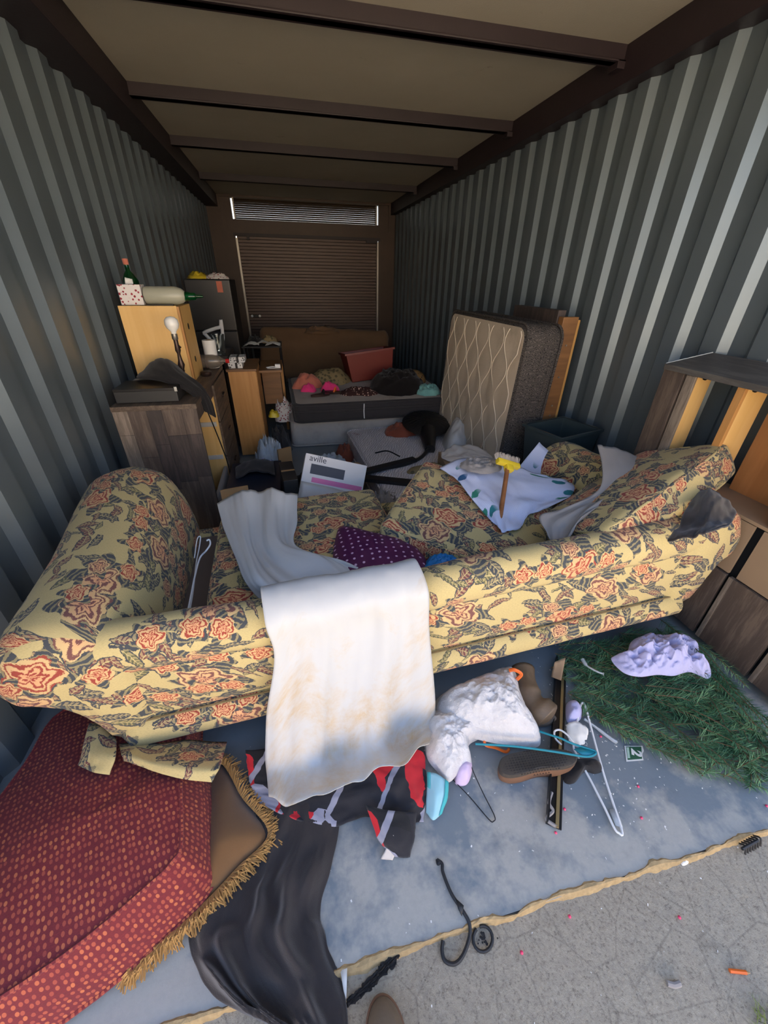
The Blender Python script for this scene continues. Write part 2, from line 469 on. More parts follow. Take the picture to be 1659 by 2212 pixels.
        lh = n.math('GREATER_THAN', n.math('SINE', n.math('ADD', n.math('MULTIPLY', r, 330), n.math('MULTIPLY', th, 9))), .35)
        lt = n.mix(n.math('MULTIPLY', lh, .7), leafc[0], n.mix(.5, leafc[2], ground))
        col = n.mix(lm_, col, lt)
        swirl = n.math('SINE', n.math('ADD', n.math('MULTIPLY', rr, 19.0), n.math('ADD', n.math('MULTIPLY', n.math('SINE', n.math('ADD', n.math('MULTIPLY', th, 3), n.math('MULTIPLY', rr, 5))), 1.9), n.math('MULTIPLY', jag, 5.0))))
        fill = n.mix(n.ramp(rr, [(.15, (.1,) * 3), (.9, (.75,) * 3)]), rose_hi, ground)
        dark = n.ramp(c[1], [(.55, rosec), (.60, leafc[1])])
        rc = n.mix(n.ramp(swirl, [(.02, (0, 0, 0)), (.35, (.95,) * 3)]), fill, dark)
        rm = n.math('MULTIPLY', n.math('LESS_THAN', rr, 1.0), n.math('GREATER_THAN', c[2], keep))
        col = n.mix(rm, col, rc)
    w = n.noise(n.coord('UV', (1, 2.6, 1)), 330, 2)
    n.bump(w.outputs[0], .5, .0016)
    n.b.inputs['Specular IOR Level'].default_value = .25
    _MATS[name] = n.out(col, .9, Sheen_Weight=.12)
    return _MATS[name]
LEAF = (lin((70, 74, 78)), lin((112, 70, 70)), lin((98, 98, 72)))
make_floral('tapestry', lin((204, 184, 130)), lin((188, 172, 120)), LEAF, lin((150, 56, 50)), lin((222, 160, 118)))
fabric('piping_dark', (120, 104, 72), .2, 30)

# corrugated wall paint: slate grey, slightly glossy
n = NT('wall_paint'); v = n.coord('Object'); t = n.noise(v, 1.6, 5, .6)
c1 = lin((112, 123, 130)); col = n.mix(t.outputs[0], [x * .82 for x in c1], [x * 1.15 for x in c1])
scf = n.noise(n.coord('Object', (3, 3, .6)), 8, 6, .7)
col = n.mix(n.ramp(scf.outputs[0], [(.62, (0, 0, 0)), (.8, (.35,) * 3)]), col, lin((128, 118, 104)))
_MATS['wall_paint'] = n.out(col, n.ramp(t.outputs[0], [(.3, (.30,) * 3), (.7, (.42,) * 3)]), Metallic=.4)
n = NT('ceiling_board'); v = n.coord('Object'); t = n.noise(v, 1.1, 5, .6)
col = n.mix(t.outputs[0], lin((162, 152, 134)), lin((188, 180, 162)))
sp = n.noise(v, 4.2, 7, .75); col = n.mix(n.ramp(sp.outputs[0], [(.66, (0, 0, 0)), (.74, (.6,) * 3)]), col, lin((92, 80, 62)))
n.bump(n.noise(v, 130, 3).outputs[0], .3, .003); _MATS['ceiling_board'] = n.out(col, .85)
simple('oxide_steel', (40, 29, 33), .55, .25, 5, .15, 40)
simple('brown_steel', (64, 44, 30), .5, .3, 6, .15, 30)
simple('door_steel', (84, 68, 62), .45, .12, 3, 0, metal=.2)
simple('raw_steel', (150, 145, 138), .35, .2, 10, metal=.8)
# painted slab
n = NT('slab_paint'); v = n.coord('Object')
a = n.noise(v, 1.5, 6, .62); b = n.noise(v, 6, 6, .7); g = n.noise(v, 60, 4, .7)
col = n.mix(b.outputs[0], lin((112, 123, 131)), lin((128, 137, 143)))
sep = n.new('ShaderNodeSeparateXYZ'); n.l.new(v, sep.inputs[0])
near = n.math('MULTIPLY', n.math('SUBTRACT', .85, sep.outputs[1]), .34)
wear = n.ramp(n.math('ADD', n.math('ADD', n.math('MULTIPLY', a.outputs[0], .75), n.math('MULTIPLY', b.outputs[0], .35)), near), [(.61, (0, 0, 0)), (.72, (.8,) * 3)])
col = n.mix(wear, col, n.mix(g.outputs[0], lin((164, 162, 154)), lin((190, 186, 176))))
dirt = n.ramp(n.noise(v, 3.4, 8, .72).outputs[0], [(.55, (0, 0, 0)), (.8, (.5,) * 3)])
col = n.mix(dirt, col, lin((88, 90, 92)))
n.bump(g.outputs[0], .12, .004); _MATS['slab_paint'] = n.out(col, .62)
# exposed aggregate concrete outside
n = NT('concrete'); v = n.coord('Object')
a = n.noise(v, 1.2, 6, .6); g = n.noise(v, 120, 6, .75); vo = n.new('ShaderNodeTexVoronoi'); n.l.new(v, vo.inputs['Vector']); n.set(vo, Scale=95)
col = n.mix(a.outputs[0], lin((168, 158, 140)), lin((194, 186, 168)))
col = n.mix(n.ramp(vo.outputs['Color'], [(0, (.0,) * 3), (1, (.5,) * 3)]), col, lin((144, 136, 124)))
col = n.mix(n.ramp(g.outputs[0], [(.34, (.75,) * 3), (.47, (0, 0, 0))]), col, lin((104, 98, 88)))
col = n.mix(n.ramp(g.outputs[0], [(.57, (0, 0, 0)), (.7, (.6,) * 3)]), col, lin((206, 200, 186)))
cr_ = n.new('ShaderNodeTexVoronoi', feature='DISTANCE_TO_EDGE'); n.l.new(n.coord('Object', (1, 1, 1)), cr_.inputs['Vector']); n.set(cr_, Scale=6.5)
col = n.mix(n.ramp(n.math('ADD', cr_.outputs[0], n.math('MULTIPLY', g.outputs[0], .02)), [(.012, (.28,) * 3), (.03, (0, 0, 0))]), col, lin((80, 76, 70)))
n.bump(g.outputs[0], .7, .012); _MATS['concrete'] = n.out(col, .9)
simple('broken_edge', (170, 146, 106), .95, .4, 60, .9, 70)
# weathered plank veneer
def planks(name, c1, c2, dark, axis='Z'):
    n = NT(name)
    sc_ = {'Z': (9, 9, .9), 'Y': (9, .9, 9), 'X': (.9, 9, 9)}[axis]
    v = n.coord('Object', sc_); vv = n.coord('Object')
    a = n.noise(v, 1.6, 6, .65); b = n.noise(vv, 3, 3)
    col = n.mix(a.outputs[0], c1, c2)
    col = n.mix(n.ramp(n.noise(v, 4.2, 5, .7).outputs[0], [(.46, (.75,) * 3), (.60, (0, 0, 0))]), col, dark)
    col = n.mix(n.math('MULTIPLY', b.outputs[0], .4), col, [x * .5 for x in c1])
    n.bump(a.outputs[0], .12, .003)
    _MATS[name] = n.out(col, .6)
planks('veneer_light', lin((140, 126, 112)), lin((162, 148, 132)), lin((100, 88, 78)))
planks('veneer_mid', lin((100, 86, 76)), lin((122, 106, 92)), lin((70, 60, 56)))
planks('veneer_dark', lin((74, 64, 62)), lin((92, 80, 74)), lin((50, 46, 46)))
planks('veneer_long', lin((104, 88, 72)), lin((126, 108, 90)), lin((72, 60, 52)), 'Y')
planks('black_top', lin((96, 92, 88)), lin((112, 108, 102)), lin((74, 70, 68)), 'Y')
def wood(name, c1, c2, axis='Z', rough=.5, s=1.0):
    n = NT(name); sc_ = {'Z': (14, 14, 1.2), 'Y': (14, 1.2, 14), 'X': (1.2, 14, 14)}[axis]
    a = n.noise(n.coord('Object', sc_), 1.3 * s, 5, .6, .6)
    col = n.mix(n.ramp(a.outputs[0], [(.3, (0, 0, 0)), (.7, (1, 1, 1))]), c1, c2)
    _MATS[name] = n.out(col, rough)
wood('pine', lin((222, 176, 104)), lin((232, 190, 122)), 'Z')
wood('oak', lin((178, 124, 66)), lin((200, 148, 88)), 'Z')
wood('oak_top', lin((112, 78, 48)), lin((138, 98, 60)), 'X')
wood('fibreboard', lin((158, 104, 60)), lin((176, 122, 74)), 'Z')
wood('handle_wood', lin((120, 76, 46)), lin((156, 104, 66)), 'Z')
wood('slat_wood', lin((176, 132, 70)), lin((198, 152, 88)), 'Z')
simple('cardboard', (170, 134, 92), .9, .1, 6)
simple('cardboard_grey', (150, 126, 100), .9, .1, 6)
simple('white_metal', (214, 212, 206), .35, .06, 8, metal=.3)
simple('black_plastic', (24, 24, 26), .35, .1, 9)
simple('black_matte', (26, 25, 26), .7, .2, 9)
simple('dark_box', (44, 45, 46), .45, .1, 5)
simple('white_plastic', (228, 230, 232), .35, .04, 9)
simple('white_paper', (226, 226, 222), .85, .05, 9)
simple('teal_plastic', (22, 128, 146), .35, .1, 9)
simple('orange_plastic', (230, 110, 40), .4, .1, 9)
simple('red_plastic', (190, 34, 34), .35, .1, 9)
simple('red_bin', (112, 36, 26), .45, .15, 5)
simple('yellow_plastic', (214, 190, 50), .4, .1, 9)
simple('blue_bright', (20, 120, 190), .4, .2, 12)
simple('chrome', (200, 200, 200), .2, .05, 9, metal=1.0)
simple('dark_steel', (48, 48, 50), .4, .3, 12, metal=.7)
simple('glass_clear', (235, 240, 238), .05, .0, 3, trans=1.0)
simple('glass_green', (24, 120, 60), .06, .0, 3, trans=.85)
simple('bulb_white', (236, 234, 228), .25, .02, 3, sss=.2)
simple('grass', (96, 116, 48), .7, .3, 9)
fabric('deck_cloth', (104, 92, 84), .1)

simple('stucco', (216, 206, 192), .9, .06, 3)
simple('bounce_door', (196, 176, 150), .6, .06, 3)
# brick red upholstery with rows of orange ovals
n = NT('red_dots'); uv = n.coord('UV')
vo = n.new('ShaderNodeTexVoronoi', voronoi_dimensions='2D'); n.l.new(n.coord('UV', (1, .62, 1)), vo.inputs['Vector']); n.set(vo, Scale=78, Randomness=.42)
base = n.mix(n.noise(uv, 6, 4).outputs[0], lin((104, 28, 36)), lin((128, 36, 42)))
base = n.mix(n.ramp(n.noise(n.coord('UV', (1, 6, 1)), 90, 2).outputs[0], [(.45, (0, 0, 0)), (.6, (.4,) * 3)]), base, lin((86, 24, 34)))
tone = n.ramp(vo.outputs['Color'], [(.0, lin((196, 112, 70))), (.5, lin((166, 78, 58))), (1, lin((140, 54, 50)))])
m_ = n.ramp(vo.outputs['Distance'], [(.27, (1, 1, 1)), (.33, (0, 0, 0))])
n.bump(n.noise(uv, 300, 2).outputs[0], .4, .0015)
_MATS['red_dots'] = n.out(n.mix(m_, base, tone), .85, Sheen_Weight=.1)
fabric('brown_velvet', (112, 82, 52), .2, 9, 300, .2, sheen=.5)
fabric('fringe_gold', (176, 134, 78), .3, 30, 200, .2)
fabric('black_fleece', (54, 50, 50), .25, 6, 320, .5, sheen=.3)
fabric('black_cotton', (34, 33, 34), .2, 6)
fabric('fur_black', (22, 18, 18), .4, 30, 120, 1.0)
fabric('white_sheet', (232, 232, 232), .05, 4, 400, .1, rough=.8, sheen=0)
# the stained part of the sheet (v grows towards the hem)
n = NT('sheet'); uv = n.coord('UV'); st = n.noise(uv, 4.5, 6, .65); s2 = n.noise(uv, 24, 5, .7)
sep = n.new('ShaderNodeSeparateXYZ'); n.l.new(uv, sep.inputs[0])
hem = n.ramp(n.math('MULTIPLY', sep.outputs[1], .5), [(.55, (0, 0, 0)), (.95, (.34,) * 3)])
f_ = n.ramp(n.math('ADD', st.outputs[0], n.math('MULTIPLY', hem, .8)), [(.66, (0, 0, 0)), (.9, (.8,) * 3)])
f_ = n.math('MULTIPLY', f_, n.ramp(s2.outputs[0], [(.36, (.25,) * 3), (.62, (1, 1, 1))]))
col = n.mix(f_, n.mix(st.outputs[0], lin((184, 188, 192)), lin((198, 198, 196))), lin((186, 158, 112)))
n.bump(n.noise(uv, 420, 2).outputs[0], .1, .001)
_MATS['sheet'] = n.out(col, .8)
# angular black, red and grey throw
n = NT('geometric'); uv = n.coord('UV')
vo = n.new('ShaderNodeTexVoronoi', voronoi_dimensions='2D', distance='CHEBYCHEV'); n.l.new(n.coord('UV', (1, 1, 1), (0, 0, .6)), vo.inputs['Vector']); n.set(vo, Scale=9.5, Randomness=.8)
col = n.ramp(vo.outputs['Color'], [(0, lin((34, 34, 40))), (.44, lin((40, 40, 48))), (.45, lin((196, 34, 44))), (.56, lin((196, 34, 44))), (.57, lin((26, 26, 30))), (.74, lin((150, 150, 166))), (.82, lin((58, 60, 72)))], 'CONSTANT')
ln = n.new('ShaderNodeTexWave', wave_type='BANDS'); n.l.new(n.coord('UV', (1, 1, 1), (0, 0, -.7)), ln.inputs['Vector']); n.set(ln, Scale=2.2, Distortion=0.0)
col = n.mix(n.ramp(ln.outputs[0], [(.955, (0, 0, 0)), (.96, (1, 1, 1))]), col, lin((150, 150, 164)))
n.bump(n.noise(uv, 300, 2).outputs[0], .4, .0015)
_MATS['geometric'] = n.out(col, .9, Sheen_Weight=.15)
fabric('lavender', (176, 176, 214), .15, 9, 250, .4)
fabric('lilac', (204, 184, 216), .15, 20, 250, .3)
fabric('grey_cloth', (146, 142, 140), .12, 5)
fabric('ivory_cloth', (206, 198, 190), .1, 6)
n = NT('bag_film'); v = n.coord('Object'); a = n.noise(v, 30, 4, .6)
n.bump(n.noise(v, 26, 5, .65).outputs[0], .55, .02)
_MATS['bag_film'] = n.out(n.mix(a.outputs[0], lin((222, 220, 222)), lin((240, 240, 242))), .38, Transmission_Weight=.25, IOR=1.2)
# fish printed waffle towel
n = NT('towel'); uv = n.coord('UV')
vo = n.new('ShaderNodeTexVoronoi', voronoi_dimensions='2D'); n.l.new(n.coord('UV', (7, 13, 1), (0, 0, .5)), vo.inputs['Vector']); n.set(vo, Scale=.9, Randomness=1.0)
sep = n.new('ShaderNodeSeparateXYZ'); n.l.new(uv, sep.inputs[0])
edge = n.ramp(n.math('ABSOLUTE', n.math('SUBTRACT', sep.outputs[0], .30)), [(.20, (0, 0, 0)), (.24, (1, 1, 1))])
m_ = n.math('MULTIPLY', n.ramp(n.math('ADD', vo.outputs['Distance'], n.math('MULTIPLY', n.noise(uv, 40, 3).outputs[0], .2)), [(.36, (1, 1, 1)), (.39, (0, 0, 0))]), edge)
tone = n.ramp(vo.outputs['Color'], [(0, lin((40, 120, 130))), (.5, lin((50, 130, 110))), (.75, lin((44, 92, 140))), (.9, lin((226, 140, 110)))], 'CONSTANT')
ck = n.new('ShaderNodeTexBrick'); ck.offset = 0; n.l.new(uv, ck.inputs['Vector']); n.set(ck, Scale=55, Mortar_Size=.02); ck.inputs['Brick Width'].default_value = .5; ck.inputs['Row Height'].default_value = .5
n.bump(ck.outputs['Fac'], .6, .003)
base = n.mix(ck.outputs['Fac'], lin((206, 214, 240)), lin((178, 190, 228)))
_MATS['towel'] = n.out(n.mix(m_, base, tone), .9)
# purple bag with pale dots
n = NT('purple_dots'); uv = n.coord('Object')
vo = n.new('ShaderNodeTexVoronoi', voronoi_dimensions='2D'); n.l.new(uv, vo.inputs['Vector']); n.set(vo, Scale=26, Randomness=.3)
base = n.mix(n.noise(uv, 5, 3).outputs[0], lin((70, 26, 66)), lin((96, 34, 84)))
_MATS['purple_dots'] = n.out(n.mix(n.ramp(vo.outputs['Distance'], [(.13, (1, 1, 1)), (.17, (0, 0, 0))]), base, lin((208, 176, 206))), .45)
simple('pine_needle', (58, 104, 70), .6, .3, 12)
simple('pine_needle_pale', (98, 140, 96), .6, .25, 12)
simple('twig', (96, 74, 52), .8, .2, 12)
simple('shoe_brown', (112, 82, 62), .7, .2, 20, .2)
simple('sole_dark', (66, 60, 54), .8, .25, 60, .5, 130)
simple('leather_worn', (104, 88, 70), .55, .3, 16, .4, 60)
simple('mask_blue', (150, 200, 214), .8, .1, 8)
simple('mask_teal', (70, 176, 180), .8, .1, 8)
simple('clear_plastic', (226, 234, 240), .15, .02, 4, trans=.6)
simple('pink_bead', (226, 64, 110), .35, .1, 9)
simple('card_green', (44, 92, 66), .6, .1, 9)
simple('rubber_black', (30, 32, 36), .55, .2, 30)
simple('dirt_black', (40, 38, 38), .95, .4, 60, .8, 80)
simple('brass_strip', (150, 132, 92), .45, .2, 12, metal=.5)
# quilted mattress faces and other rear fabrics
n = NT('ticking_cream'); v = n.coord('Object'); a = n.noise(v, 3, 4)
st = n.noise(v, 2.2, 6, .65)
col = n.mix(a.outputs[0], lin((186, 172, 152)), lin((204, 190, 170)))
col = n.mix(n.ramp(st.outputs[0], [(.56, (0, 0, 0)), (.74, (.5,) * 3)]), col, lin((126, 110, 92)))
n.bump(n.noise(n.coord('Object', (1, 1, 3)), 40, 3).outputs[0], .3, .006); _MATS['ticking_cream'] = n.out(col, .85)
n = NT('charcoal_knit'); v = n.coord('Object')
wv = n.new('ShaderNodeTexWave', wave_type='BANDS', bands_direction='Z'); n.l.new(n.coord('Object', (30, 30, 30)), wv.inputs['Vector']); n.set(wv, Scale=.9, Distortion=14.0, Detail=1.0, Detail_Scale=1.6)
col = n.mix(n.ramp(wv.outputs[0], [(.35, (0, 0, 0)), (.65, (1, 1, 1))]), lin((38, 36, 36)), lin((86, 80, 76)))
_MATS['charcoal_knit'] = n.out(col, .85)
fabric('charcoal', (54, 52, 54), .2, 9)
fabric('quilt_grey', (156, 146, 138), .12, 6, stain=(92, 80, 72), stain_amt=.4)
fabric('boxspring_grey', (172, 166, 160), .1, 20, stain=(110, 104, 98), stain_amt=.4)
n = NT('white_quilt'); v = n.coord('Object')
wv = n.new('ShaderNodeTexWave', wave_type='BANDS', bands_direction='X'); n.l.new(n.coord('Object', (1, 1, 1), (0, 0, .5)), wv.inputs['Vector']); n.set(wv, Scale=14, Distortion=7.0, Detail=2.0)
n.bump(wv.outputs[0], .5, .008)
st = n.noise(v, 2.6, 4, .6)
_MATS['white_quilt'] = n.out(n.mix(n.ramp(st.outputs[0], [(.62, (0, 0, 0)), (.7, (.7,) * 3)]), n.mix(wv.outputs[0], lin((186, 182, 186)), lin((216, 212, 216))), lin((150, 84, 92))), .85)
fabric('brown_mattress', (128, 100, 76), .15, 4)
fabric('salmon', (196, 116, 96), .2, 12); fabric('hot_pink', (226, 60, 124), .2, 12); fabric('teal_cloth', (116, 170, 166), .3, 16)
fabric('red_brown', (132, 70, 52), .3, 14); fabric('pale_blue', (176, 186, 196), .15, 12)
def spots(name, base, spot, scale, th, kind='Object', rand=1.0):
    n = NT(name); v = n.coord(kind); vo = n.new('ShaderNodeTexVoronoi'); n.l.new(v, vo.inputs['Vector']); n.set(vo, Scale=scale, Randomness=rand)
    d = n.math('ADD', vo.outputs['Distance'], n.math('MULTIPLY', n.noise(v, scale * 1.5, 2).outputs[0], .25))
    _MATS[name] = n.out(n.mix(n.ramp(d, [(th, (1, 1, 1)), (th + .04, (0, 0, 0))]), lin(base), lin(spot)), .85)
spots('leopard', (150, 116, 70), (66, 48, 34), 34, .42); spots('camo', (134, 118, 84), (88, 82, 58), 22, .48)
spots('brown_print', (60, 30, 28), (206, 176, 160), 30, .36); spots('tissue_print', (226, 220, 216), (150, 50, 62), 42, .42); spots('patterned_box', (216, 216, 214), (60, 60, 62), 60, .44)
simple('bag_black', (28, 28, 30), .25, .1, 9, .5, 26)
simple('bag_grey', (176, 174, 172), .4, .08, 9, .3, 26)
simple('bin_dark', (48, 60, 64), .4, .12, 5)
simple('navy_box', (36, 42, 58), .55, .12, 5)
simple('carton_white', (206, 206, 208), .6, .05, 7)
simple('carton_pink', (204, 110, 160), .6, .08, 7)
simple('carton_dark', (40, 44, 58), .5, .1, 7)
simple('bottle_frost', (196, 196, 176), .3, .05, 8, trans=.35)
simple('cola_glass', (150, 140, 128), .08, .02, 8, trans=.7)
simple('bronze_dark', (62, 48, 44), .35, .2, 12, metal=.5)
simple('red_flower', (176, 40, 56), .7, .2, 20)

simple('slat_steel', (84, 66, 46), .45, .1, 6, metal=.3)

simple('print_pale', (170, 196, 180), .6, .25, 160)
simple('stitch', (216, 204, 184), .8, .05, 9)
# ---------------------------------------------------------------- the container shell
XL, XR, Y0, YB = -1.205, 2.29, 0.304, 9.67
ZB, ZC = 2.716, 2.898
BARE = -0.012
def corrugated(name, x, sgn, y0, y1, per, z0, z1, phase, label):
    """one wall: outer sheet plus ribbed panels (children), ribs pointing into the room (sgn)"""
    wall = struct(MB().b2((x - sgn * .06, y0, z0), (x - sgn * .04, y1, z1 + .25)).build(name, 'wall_paint', smooth=False), label)
    d = .036; a, b, c_, e = per * .36, per * .14, per * .36, per * .14
    y = y0 + phase - per; panel_i = 0
    prof = []
    while y < y1 + per:
        prof += [(y, 0.0), (y + a, 0.0), (y + a + b, d), (y + a + b + c_, d)]
        y += per
    prof = [(min(max(q, y0), y1), k) for q, k in prof]
    step = 16
    for i in range(0, len(prof) - 1, step):
        seg = prof[i:i + step + 1]
        if len(seg) < 2 or seg[-1][0] - seg[0][0] < 1e-4: continue
        secs = [[(x - sgn * (.02 - k), yy, z) for z in (z0, z1)] for yy, k in seg]
        m = MB(); m.grid([[V(p) for p in s_] for s_ in secs])
        if panel_i % 1 == 0:
            yy = seg[-1][0] - .004
            m.b2((x - sgn * (.02 - seg[-1][1]) , yy - .003, z0), (x - sgn * (.02 - seg[-1][1]) + sgn * .004, yy + .003, z1))
        o = m.build('panel', 'wall_paint', wall, smooth=False, thick=.002)
        panel_i += 1
    return wall
corrugated('wall_left', XL, 1, Y0, YB, .2995, 0, ZB + .02, .05, 'slate grey corrugated steel wall on the left')
corrugated('wall_right', XR, -1, Y0, YB, .27, 0, ZB + .02, .05, 'slate grey corrugated steel wall on the right')
# floor slab inside and apron outside, with the crumbled joint between them
fl = MB(); fl.b2((XL - .06, Y0, -.12), (XR + .06, YB + .1, 0)); struct(fl.build('floor', 'slab_paint', smooth=False), 'worn grey blue painted concrete slab')
ap = MB(); ap.grid([[V(x, y, BARE + .004 * nz(x * 2, y * 2)) for x in np.linspace(-14, 14, 41)] for y in np.linspace(-16, Y0, 33)])
struct(ap.build('floor_apron', 'concrete', smooth=True), 'rough bare concrete apron outside the threshold')
# crumbled cement along the joint: pebbly strip and lumps
random.seed(3)
m = MB(); rows = []
for i in range(260):
    x = XL + (XR + .3 - XL) * i / 259
    w = .004 + .012 * abs(fb(x * 7, 1.3)) + .005 * nz(x * 40, 2)
    c0 = Y0 - .004 + .012 * fb(x * 5, 4.2)
    rows.append([V(x, c0 - w, BARE - .002), V(x, c0 - w * .5, BARE + .008 + .006 * abs(nz(x * 50, 1))), V(x, c0, .003 + .004 * abs(nz(x * 60, 3))), V(x, c0 + w * .7, .004 + .005 * abs(nz(x * 45, 5))), V(x, c0 + w * 1.25 + .008 * nz(x * 33, 8), -.001)])
m.grid(rows)
struct(m.build('trim_1', 'broken_edge', smooth=False), 'crumbled sandy cement edge along the threshold joint')
# roof, ceiling boards between the cross beams, edge beams
rf = MB(); rf.b2((XL - .1, Y0 - .05, ZC + .06), (XR + .1, YB + .1, ZC + .14)); struct(rf.build('roof', 'oxide_steel', smooth=False))
struct(MB().b2((XL - .04, Y0, ZC), (XR + .04, YB, ZC + .05)).build('ceiling', 'ceiling_board', smooth=False), 'stained off-white ceiling boards')
lb = MB(); lb.b2((XL - .04, Y0, ZB), (XL + .22, YB, ZB + .012)).b2((XL + .12, Y0, ZB + .01), (XL + .22, YB, ZC))
struct(lb.build('trim_2', 'oxide_steel', smooth=False, bevel=.004), 'dark oxide red steel edge beam over the left wall')
rb = MB(); rb.b2((XR - .11, Y0, ZB), (XR + .04, YB, ZB + .012)).b2((XR - .11, Y0, ZB + .005), (XR - .02, YB, ZC))
struct(rb.build('trim_3', 'oxide_steel', smooth=False, bevel=.004), 'dark oxide red steel edge beam over the right wall')
for i, yb in enumerate((1.51, 3.11, 4.51, 5.84, 7.54)):
    cb = MB(); cb.b2((XL + .2, yb - .028, ZC - .08), (XR - .1, yb + .028, ZC + .01)).b2((XL + .2, yb - .045, ZC - .08), (XR - .1, yb + .045, ZC - .07))
    cb.b2((XR - .16, yb - .045, ZC - .11), (XR - .10, yb + .045, ZC - .07))
    struct(cb.build('trim_%d' % (i + 4), 'oxide_steel', smooth=False, bevel=.003), 'dark red cross beam under the ceiling')
# front header so that the roof edge is closed
hd = MB(); hd.b2((XL - .1, Y0 - .05, ZC - .02), (XR + .1, Y0 + .04, ZC + .14)); struct(hd.build('trim_9', 'oxide_steel', smooth=False))

# unseen storage row added behind the camera to bounce warm sunlight into the unit
fb_ = MB(); fb_.b2((-13, -9.2, BARE), (13, -9.0, 3.6))
opp = struct(fb_.build('wall_bounce', 'stucco', smooth=False), 'pale wall added out of view to bounce sunlight into the unit')
for i in range(7):
    d_ = struct(MB().b2((-11.4 + i * 3.4, -9.0, BARE), (-8.9 + i * 3.4, -8.97, 2.5)).build('door_%d' % (i + 2), 'bounce_door', smooth=False))  # doors of the added bounce wall, out of view as well
    d_.parent = opp; d_.matrix_parent_inverse = PINV(opp)
# ---------------------------------------------------------------- far end: frame, louvre, roll-up door
YF = 9.256
DL, DR, DT = -.764, 1.945, 2.326          # door opening
LT, LB = 2.866, 2.549                      # louvre top and bottom
bw = MB()
bw.b2((XL - .04, YF, 0), (DL, YF + .12, ZC)).b2((DR, YF, 0), (XR + .04, YF + .12, ZC))
bw.b2((DL, YF, DT), (DR, YF + .12, LB)).b2((DL, YF, LT), (DR, YF + .12, ZC))
wback = struct(bw.build('wall_back', 'brown_steel', smooth=False), 'brown steel end frame around the roll-up door')
MB().b2((XL + .22, YF - .03, LT - .005), (XR - .1, YF - .001, LT + .035)).b2((XL + .22, YF - .025, 2.44), (XL + .26, YF - .001, LT + .03)).b2((XR - .15, YF - .025, 2.44), (XR - .11, YF - .001, LT + .03)).build('angle_iron', 'brown_steel', wback, smooth=False)
MB().b2((DL - .03, YF - .05, DT - .035), (DR + .03, YF - .005, DT + .015)).b2((DR - .25, YF - .055, DT - .07), (DR - .03, YF - .005, DT - .02)).b2((DL + .2, YF - .055, DT - .09), (DL + .25, YF - .01, DT - .02)).build('drum_rail', 'oxide_steel', wback, smooth=False)
lv = struct(MB().b2((DL + .03, YF - .004, LB), (DL + .055, YF + .11, LT)).b2((DR - .055, YF - .004, LB), (DR - .03, YF + .11, LT)).build('window_1', 'raw_steel', smooth=False), 'louvred vent above the roll-up door')
slat = MB().box(((DL + DR) / 2, YF + .05, 0), (DR - DL - .10, .056, .003), m=Matrix.Rotation(math.radians(-22.9), 3, 'X')).build('slat', 'slat_steel', lv, smooth=False)
slat.location.z = LB + .02
for i in range(1, 10):
    o = slat.copy(); COL.objects.link(o); o.parent = lv; o.location.z = LB + .02 + i * .0308
# roll-up curtain
rows = []
z = 0.0
while z < DT:
    for dz, k in ((0, 0), (.006, .012), (.042, .012), (.048, 0)):
        rows.append([V(DL + .02, YF + .06 - k, z + dz), V(DR - .02, YF + .06 - k, z + dz)])
    z += .055
door = struct(MB().grid(rows).build('door_1', 'door_steel', smooth=False, thick=.004), 'brown ribbed steel roll-up door, shut')
MB().b2((DL, YF - .03, 0), (DL + .035, YF + .05, DT - .06)).build('track', 'raw_steel', door, smooth=False)
MB().b2((DR - .035, YF - .03, 0), (DR, YF + .05, DT - .06)).build('track', 'raw_steel', door, smooth=False)
hb = MB().b2((-.65, YF + .03, .94), (-.53, YF + .046, .98)).build('latch', 'dark_steel', door, smooth=False)
for x in (-.665, -.515): MB().lathe([(.001, 0), (.024, 0), (.024, .012), (.001, .013)], (x, YF + .032, .96), 14, Matrix.Rotation(math.radians(90), 3, 'X').to_quaternion()).build('latch_cap', 'white_plastic', hb)
# ---------------------------------------------------------------- the upside-on sofa across the opening
SOFA = eul((-.725, 1.045, .145), 0, -1.6, 2.4)
sofa = thing('sofa', 'long floral tapestry sofa with rolled arms, seen from behind across the opening', 'sofa', SOFA.translation)
SL, SD = 2.52, 1.10
def arm(side):
    prof = [(.13, .02), (.155, .22), (.15, .40), (.10, .52), (.02, .585), (-.08, .60), (-.18, .575), (-.255, .51), (-.285, .43), (-.27, .36), (-.20, .32), (-.13, .27), (-.07, .17), (-.03, .08), (-.015, .0)]
    prof = [(p.x, p.y) for p in spline([V(a, b, 0) for a, b in prof], 3)]
    secs = []
    cxz = (-.05, .36)
    for y, sc, dz in ((-.075, .10, 0), (-.078, .42, 0), (-.066, .70, 0), (-.035, .90, 0), (.01, .99, 0), (.08, 1.0, 0), (.25, 1.0, .005), (.45, 1.0, .012), (.65, 1.01, .025), (.85, 1.02, .04), (1.02, 1.03, .055), (1.10, .97, .05), (1.14, .84, .04), (1.155, .6, .02), (1.15, .12, .01)):
        sec = []
        for i, (a, b) in enumerate(prof):
            w = sstep(.2, .5, b)
            if side > 0: dz = -.10 * sstep(.1, 1.0, y)
            if side > 0 and a < -.03: a = -.03 + (a + .03) * .62
            if side < 0 and b > .05: a2 = a - .035 * w * sstep(.2, 1.0, y)
            else: a2 = a
            x = cxz[0] + (a2 - cxz[0]) * sc; z = cxz[1] + (b - cxz[1]) * sc + dz * w
            d = .010 * fb(a * 5, y * 4, 3 + side) + .004 * fb(a * 16, y * 14, side)
            sec.append(SOFA @ V((x + d) if side < 0 else SL - x - d, y + d * .3, z + d * .6))
        secs.append(sec if side > 0 else sec[::-1])
    return MB().loft(secs)
